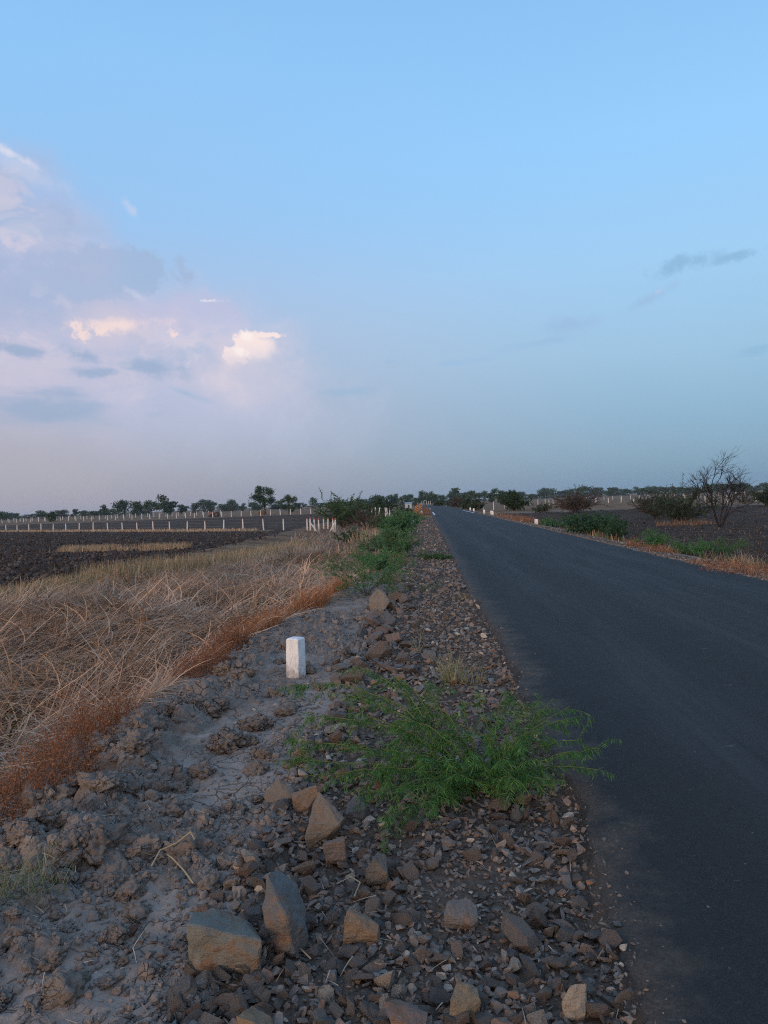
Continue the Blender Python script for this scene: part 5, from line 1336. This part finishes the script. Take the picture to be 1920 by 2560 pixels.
# ------------------------------------------------------------------ far trees
def tree_mesh(seed, hgt, wid, pal, nleaf, leaf, trunk_h=.28, lob=14, lean=0.0, ragged=.3):
    rs = np.random.default_rng(seed)
    c = []
    for i in range(lob):
        a = rs.uniform(0, 6.28); rr = rs.random() ** .5 * .42 * wid; zf = rs.uniform(trunk_h, .92)
        prof = math.sqrt(max(.05, 1 - ((zf - .58) / .5) ** 2))
        c.append((math.cos(a) * rr * prof + lean * zf, math.sin(a) * rr * prof, zf * hgt, rs.uniform(.13, .24) * wid * .9))
    c = np.array(c); w_ = c[:, 3] ** 2; k = rs.choice(lob, nleaf, p=w_ / w_.sum())
    d = rs.normal(0, 1, (nleaf, 3)); d /= np.linalg.norm(d, axis=1)[:, None]; r_ = rs.random(nleaf) ** .45 * (1 + ragged * rs.normal(0, .35, nleaf))
    P_ = c[k, :3] + d * (c[k, 3] * r_)[:, None] * np.array([1, 1, .8])
    D_ = d + rs.normal(0, .8, (nleaf, 3))
    pa = np.array(pal); colr = pa[rs.integers(0, len(pa), nleaf)] * rs.uniform(.7, 1.3, (nleaf, 1)) * (.8 + .4 * rs.random(lob))[k][:, None]
    V, F_, C = leaf_blades(P_, D_, rs.uniform(.6, 1.4, nleaf) * leaf, rs.uniform(.6, 1.4, nleaf) * leaf * .35, colr)
    crown = mesh_obj('crown', V, F_, M['leaf'], col=C, link=False)
    tb = [tube(np.array([[0, 0, -.3], [lean * .15, 0, hgt * .2], [lean * .4, .05, hgt * .45], [lean * .7, 0, hgt * .7]]), wid * .035, wid * .012, 6, (.045, .036, .03))]
    for i in range(min(7, lob)):
        tb.append(tube(np.array([[lean * .3, 0, hgt * .3], (np.array([lean * .3, 0, hgt * .3]) + c[i, :3]) / 2 + np.array([0, 0, -.03 * hgt]), c[i, :3]]), wid * .015, wid * .004, 4, (.045, .036, .03)))
    V, F_, C = join(tb); trunk = mesh_obj('trunk', V, F_, M['bark'], col=C, link=False, smooth=True)
    return crown, trunk
TP = [(.032, .072, .030), (.044, .092, .036), (.025, .054, .027), (.06, .115, .042)]
variants = [tree_mesh(200 + i, 1.0, 1.0 if i % 3 else 1.25, TP, 1500, .085, .12 if i % 2 else .2, 16) for i in range(9)]
def far_tree(px, Y, hpx, wpx, label, group=None, v=0):
    """height and width in metres follow from the distance"""
    hm, wm = hpx * Y / FPX, wpx * Y / FPX
    e = empty('far_tree', at_px(px, Y), rng.uniform(0, 6)); tag(e, label, 'tree', group)
    cr, tr = variants[v % 9]
    link_mesh('crown', cr, e, scale=(wm, wm, hm)); link_mesh('trunk', tr, e, scale=(wm, wm, hm))
    return e
# single trees that stand out
cr, tr = tree_mesh(301, 8.6, 7.4, [(.03, .065, .026), (.045, .085, .03), (.022, .045, .022)], 4200, .34, .34, 20, lean=-.9)
e = empty('field_tree', at_px(664, 225)); tag(e, 'tall lopsided dark green tree standing alone beyond the fences', 'tree'); link_mesh('crown', cr, e); link_mesh('trunk', tr, e)
cr, tr = tree_mesh(302, 5.0, 4.9, [(.045, .10, .03), (.06, .125, .035), (.035, .075, .028)], 3000, .24, .22, 16)
e = empty('field_tree', at_px(722, 200)); tag(e, 'small round bright green tree right of the tall lopsided tree', 'tree'); link_mesh('crown', cr, e); link_mesh('trunk', tr, e)
cr, tr = tree_mesh(303, 3.2, 4.4, [(.05, .10, .035), (.04, .08, .03)], 2200, .24, .12, 14)
e = empty('field_tree', at_px(127, 240)); tag(e, 'round green bush-like tree in the left field before the treeline', 'tree'); link_mesh('crown', cr, e); link_mesh('trunk', tr, e)
for px, hp, wp, lab in ((312, 34, 44, 'broad dark tree left of the tallest clump in the left treeline'), (378, 30, 40, 'dark tree on the left side of the tallest clump'), (415, 44, 52, 'tallest bushy green tree clump in the left treeline'),
                        (340, 30, 34, 'greyish tree between the broad tree and tallest clump'), (425, 24, 26, 'low green tree in front of the tallest clump')):
    far_tree(px, 400, hp + 6, wp, lab, None, int(px) % 9)
LTL = 'trees in the left treeline'
for j, px in enumerate(range(-420, 0, 24)): far_tree(px, 450 + (j * 61) % 120, 14 + 14 * rng.random(), 26 + 16 * rng.random(), 'dark green tree in the hazy treeline behind the left fields', LTL, j)
for j, (px, hp, wp) in enumerate(((5, 26, 50), (20, 14, 40), (45, 20, 30), (68, 12, 30), (98, 16, 34), (128, 12, 36), (155, 24, 28), (185, 24, 28), (210, 20, 30), (232, 18, 30), (262, 26, 28), (280, 22, 26), (355, 24, 30), (460, 26, 36), (488, 28, 30), (508, 32, 34), (532, 28, 34), (555, 24, 30), (577, 26, 26), (605, 24, 24),
                                  (635, 28, 26), (690, 22, 30), (640, 16, 40), (750, 16, 40), (782, 24, 20), (800, 14, 34), (820, 14, 40), (905, 26, 40), (925, 22, 34), (250, 10, 60), (580, 14, 60), (700, 12, 60), (120, 9, 70), (860, 14, 60))):
    far_tree(px + rng.normal(0, 3), 430 + (j * 37) % 160, hp * rng.uniform(.6, 1.05) + 3, wp * rng.uniform(.8, 1.3), 'dark green tree in the hazy treeline behind the left fields', LTL, j)
CTL = 'trees around the far end of the road'
for j, (px, hp, wp) in enumerate(((948, 26, 46), (975, 22, 40), (992, 24, 16), (1008, 18, 30), (1022, 22, 30), (1040, 16, 30), (1058, 26, 24), (1075, 26, 24), (1090, 18, 30), (1106, 18, 30), (1125, 20, 34), (1140, 32, 34), (1160, 22, 30), (1178, 24, 28), (1196, 20, 26), (1212, 22, 20), (1232, 30, 34), (1250, 22, 30), (1070, 12, 60))):
    far_tree(px, 380 + (j * 53) % 120, hp + 5, wp, 'rounded dark tree in the cluster around the far end of the road', CTL, j + 3)
RTL = 'trees in the right treeline'
for j, px in enumerate(np.arange(1265, 2400, 17)):
    hp = 9 + 9 * rng.random() + (8 if abs(px - 1378) < 14 or abs(px - 1480) < 30 else 0)
    far_tree(px + rng.normal(0, 5), 620 + (j * 71) % 250, hp + 4, 26 + 16 * rng.random(), 'low bluish-dark tree in the distant treeline behind the right field', RTL, j)
for px, Y, h_, wd, lab in ((1100, 230, 1.8, 5, 'light green roadside bush short of the blue sign'), (1130, 205, 2.2, 4.5, 'green roadside bush behind the blue sign'), (1145, 190, 2.6, 4.0, 'reddish-brown roadside bush beyond the far marker stones'), (1172, 150, 2.4, 5.0, 'pale-flecked green bush by the dark plank post'), (1190, 140, 2.0, 3.2, 'green bush beside the dark plank post')):
    shrub('roadside_bush', lab, at_px(px, Y), h_, wd, 24, (BROWNB if 'brown' in lab else [(.05, .085, .035), (.07, .105, .045), (.035, .06, .03)]), None, leafL=.28, leafW=.06, dens=16, r0=.03, stemc=(.06, .05, .04))
shrub('thorn_bush', 'dark spreading bush behind the thatched hut', at_px(950, 150), 3.4, 7.0, 34, DARKG, None, leafL=.28, leafW=.05, dens=16, r0=.04)
shrub('thorn_bush', 'grey-green bushes between hut and chevron boards', at_px(1005, 120), 1.9, 4.5, 26, [(.05, .075, .04), (.07, .08, .05)], None, leafL=.22, leafW=.04, dens=18, r0=.03)

# ------------------------------------------------------------------ small things far off
def tractor():
    p = at_px(536, 205); e = empty('tractor', p, R(4)); tag(e, 'small red tractor with a dark canopy parked behind the second fence', 'tractor')
    def bx(name, dims, m_, par=e):
        V, F_, C = boxnp(*dims); bm = bmesh.new()
        vs_ = [bm.verts.new(v) for v in V]
        for f in F_: bm.faces.new([vs_[i] for i in f])
        bmesh.ops.bevel(bm, geom=bm.edges[:], offset=.03, segments=1, affect='EDGES'); bmesh.ops.recalc_face_normals(bm, faces=bm.faces)
        me = bpy.data.meshes.new(name); bm.to_mesh(me); bm.free(); me.materials.append(m_); return link_mesh(name, me, par)
    bx('engine_hood', (-1.5, -.15, -.32, .32, .75, 1.3), M['tractor_red']); bx('grille', (-1.56, -1.495, -.28, .28, .75, 1.22), M['black'])
    bx('chassis', (-1.4, .9, -.2, .2, .5, .8), M['black']); bx('seat', (.25, .7, -.25, .25, 1.0, 1.15), M['black'])
    for s in (-1, 1): bx('fender', (.1, 1.2, s * .62 - .2, s * .62 + .2, 1.25, 1.33), M['tractor_red'])
    for x in (-.1, 1.05):
        for s in (-1, 1): bx('canopy_post', (x - .03, x + .03, s * .55 - .03, s * .55 + .03, 1.0, 2.2), M['black'])
    bx('canopy', (-.35, 1.3, -.75, .75, 2.2, 2.3), M['darkwood'])
    def wheel(x, y_, r_, w_):
        for nm, rr, ww, mm in (('tyre', r_, w_, M['rubber']), ('rim', r_ * .5, w_ * 1.06, M['tractor_red'])):
            bm = bmesh.new(); bmesh.ops.create_cone(bm, cap_ends=True, segments=18, radius1=rr, radius2=rr, depth=ww)
            bmesh.ops.rotate(bm, verts=bm.verts, matrix=Matrix.Rotation(R(90), 3, 'X'))
            bmesh.ops.bevel(bm, geom=[ed for ed in bm.edges if abs(ed.verts[0].co.y - ed.verts[1].co.y) < 1e-4], offset=ww * .2, segments=1, affect='EDGES')
            me = bpy.data.meshes.new(nm); bm.to_mesh(me); bm.free(); me.materials.append(mm)
            if nm == 'tyre': par = link_mesh('wheel', me, e, (x, y_, r_ - .03))
            else: link_mesh('rim', me, par)
    for s in (-1, 1): wheel(.65, s * .68, .68, .36); wheel(-1.15, s * .55, .38, .22)
tractor()
def heap(name, label, px, Y, wd, h_, pal, cat):
    N = 1500
    a = rng.uniform(0, 6.28, N); r_ = np.sqrt(rng.random(N)); z = (1 - r_ ** 1.6) * h_ * rng.uniform(.9, 1.05, N)
    V, F_, C = blades(np.cos(a) * r_ * wd / 2, np.sin(a) * r_ * wd / 2, z, a, rng.uniform(.3, .7, N), rng.uniform(1.0, 1.6, N), rng.uniform(1.9, 2.8, N), rng.uniform(.03, .05, N), pick(pal, N), 3)
    e = empty(name, at_px(px, Y)); tag(e, label, cat)
    mesh_obj('straw', V, F_, M['straw'], e, False, C)
    t = np.linspace(0, 1, 9); prof = np.stack([(1 - t) ** .65 * wd / 2 * .97, t * h_ * .95 - .1], -1); sd_ = 18
    aa = np.linspace(0, 2 * math.pi, sd_, endpoint=False)
    V = np.stack([prof[:, None, 0] * np.cos(aa), prof[:, None, 0] * np.sin(aa), np.repeat(prof[:, None, 1], sd_, 1)], -1).reshape(-1, 3)
    idx = np.arange(9 * sd_).reshape(9, sd_); F_ = np.stack([idx[:-1], np.roll(idx[:-1], -1, 1), np.roll(idx[1:], -1, 1), idx[1:]], -1).reshape(-1, 4)
    mesh_obj('core', V, F_, M['straw'], e, True, np.tile(np.array(pal[0]), (len(V), 1)))
    return e
heap('haystack', 'small golden haystack beneath the tall lopsided tree', 655, 215, 2.2, 1.3, [(.42, .27, .13), (.36, .22, .11)], 'haystack')
he = heap('thatched_hut', 'low brown conical thatched hut left of the road end', 945, 175, 2.8, 1.2, [(.20, .13, .095), (.25, .17, .12)], 'hut')
for c_ in list(he.children): c_.location.z += 1.0
V, F_, C = tube(np.array([[0, 0, -.2], [0, 0, .5], [0, 0, 1.15]]), 1.15, 1.12, 14); mesh_obj('wall', V, F_, M['mud_wall'], he, True)
e = empty('shed', at_px(1021, 290), .2); tag(e, 'tiny pale blue shed among trees beyond the chevron boards', 'shed')
V, F_, C = boxnp(-1.1, 1.1, -.9, .9, -.2, 1.7); mesh_obj('wall', V, F_, M['hut_wall'], e)
V = np.array([[-1.3, -1.1, 1.68], [1.3, -1.1, 1.68], [1.3, 1.1, 1.68], [-1.3, 1.1, 1.68], [-1.3, 0, 2.3], [1.3, 0, 2.3]]); bm = bmesh.new(); vs_ = [bm.verts.new(v) for v in V]
for f in ((0, 1, 5, 4), (2, 3, 4, 5), (1, 2, 5), (3, 0, 4), (3, 2, 1, 0)): bm.faces.new([vs_[i] for i in f])
me = bpy.data.meshes.new('roof'); bm.to_mesh(me); bm.free(); me.materials.append(M['tin']); link_mesh('roof', me, e)
V, F_, C = boxnp(-.3, .3, -.93, -.9, -.1, 1.3); mesh_obj('door', V, F_, M['darkwood'], e)
# blue sign across the road
e = empty('blue_sign', at_px(1120, 232)); tag(e, 'narrow dark blue board on posts beside the far white stone', 'sign')
V, F_, C = boxnp(-.35, .35, -.03, 0, .35, 1.55); mesh_obj('board', V, F_, M['blue'], e)
for s in (-.28, .28): V, F_, C = boxnp(s - .04, s + .04, 0.002, .06, -.2, 1.5); mesh_obj('post', V, F_, M['steel'], e)
# dark plank post
e = empty('plank_post', at_px(1197, 138)); tag(e, 'dark wooden post with a crossbar at the field edge across the road', 'post')
for s in (-.12, .1): V, F_, C = boxnp(s - .05, s + .05, -.05, .05, -.2, 1.25); mesh_obj('upright', V, F_, M['darkwood'], e)
V, F_, C = boxnp(-.3, 1.6, -.09, -.052, 1.12, 1.25); mesh_obj('crossbar', V, F_, M['darkwood'], e)
# thin pole
e = empty('utility_pole', at_px(623, 330)); tag(e, 'thin dark utility pole left of the tall lopsided tree', 'pole')
V, F_, C = tube(np.array([[0, 0, -.3], [0, 0, 2.5], [0, 0, 5.6]]), .12, .09, 6, (.05, .045, .04)); mesh_obj('shaft', V, F_, M['bark'], e, True, C)
V, F_, C = tube(np.array([[-.5, -.1, 5.2], [0, -.1, 5.2], [.5, -.1, 5.2]]), .05, .05, 4, (.05, .045, .04)); mesh_obj('crossarm', V, F_, M['bark'], e, True, C)

# ------------------------------------------------------------------ evening haze over the plain
V, F_, C = boxnp(-3700, 3700, -90, 4200, -2.2, 15.0)
hz = mesh_obj('haze', V, F_, None); tag(hz, 'thin evening haze over the plain', kind='stuff')
hm = bpy.data.materials.new('haze'); hm.use_nodes = True; hm.node_tree.nodes.clear()
hn = NT(hm.node_tree); pv = hn.new('ShaderNodeVolumePrincipled'); ho = hn.new('ShaderNodeOutputMaterial')
pv.inputs['Color'].default_value = (0.80, 0.88, 1.0, 1); pv.inputs['Density'].default_value = 0.00013; pv.inputs['Anisotropy'].default_value = 0.0
hn.l.new(pv.outputs[0], ho.inputs['Volume']); hz.data.materials.append(hm)
scene.cycles.volume_bounces = 0
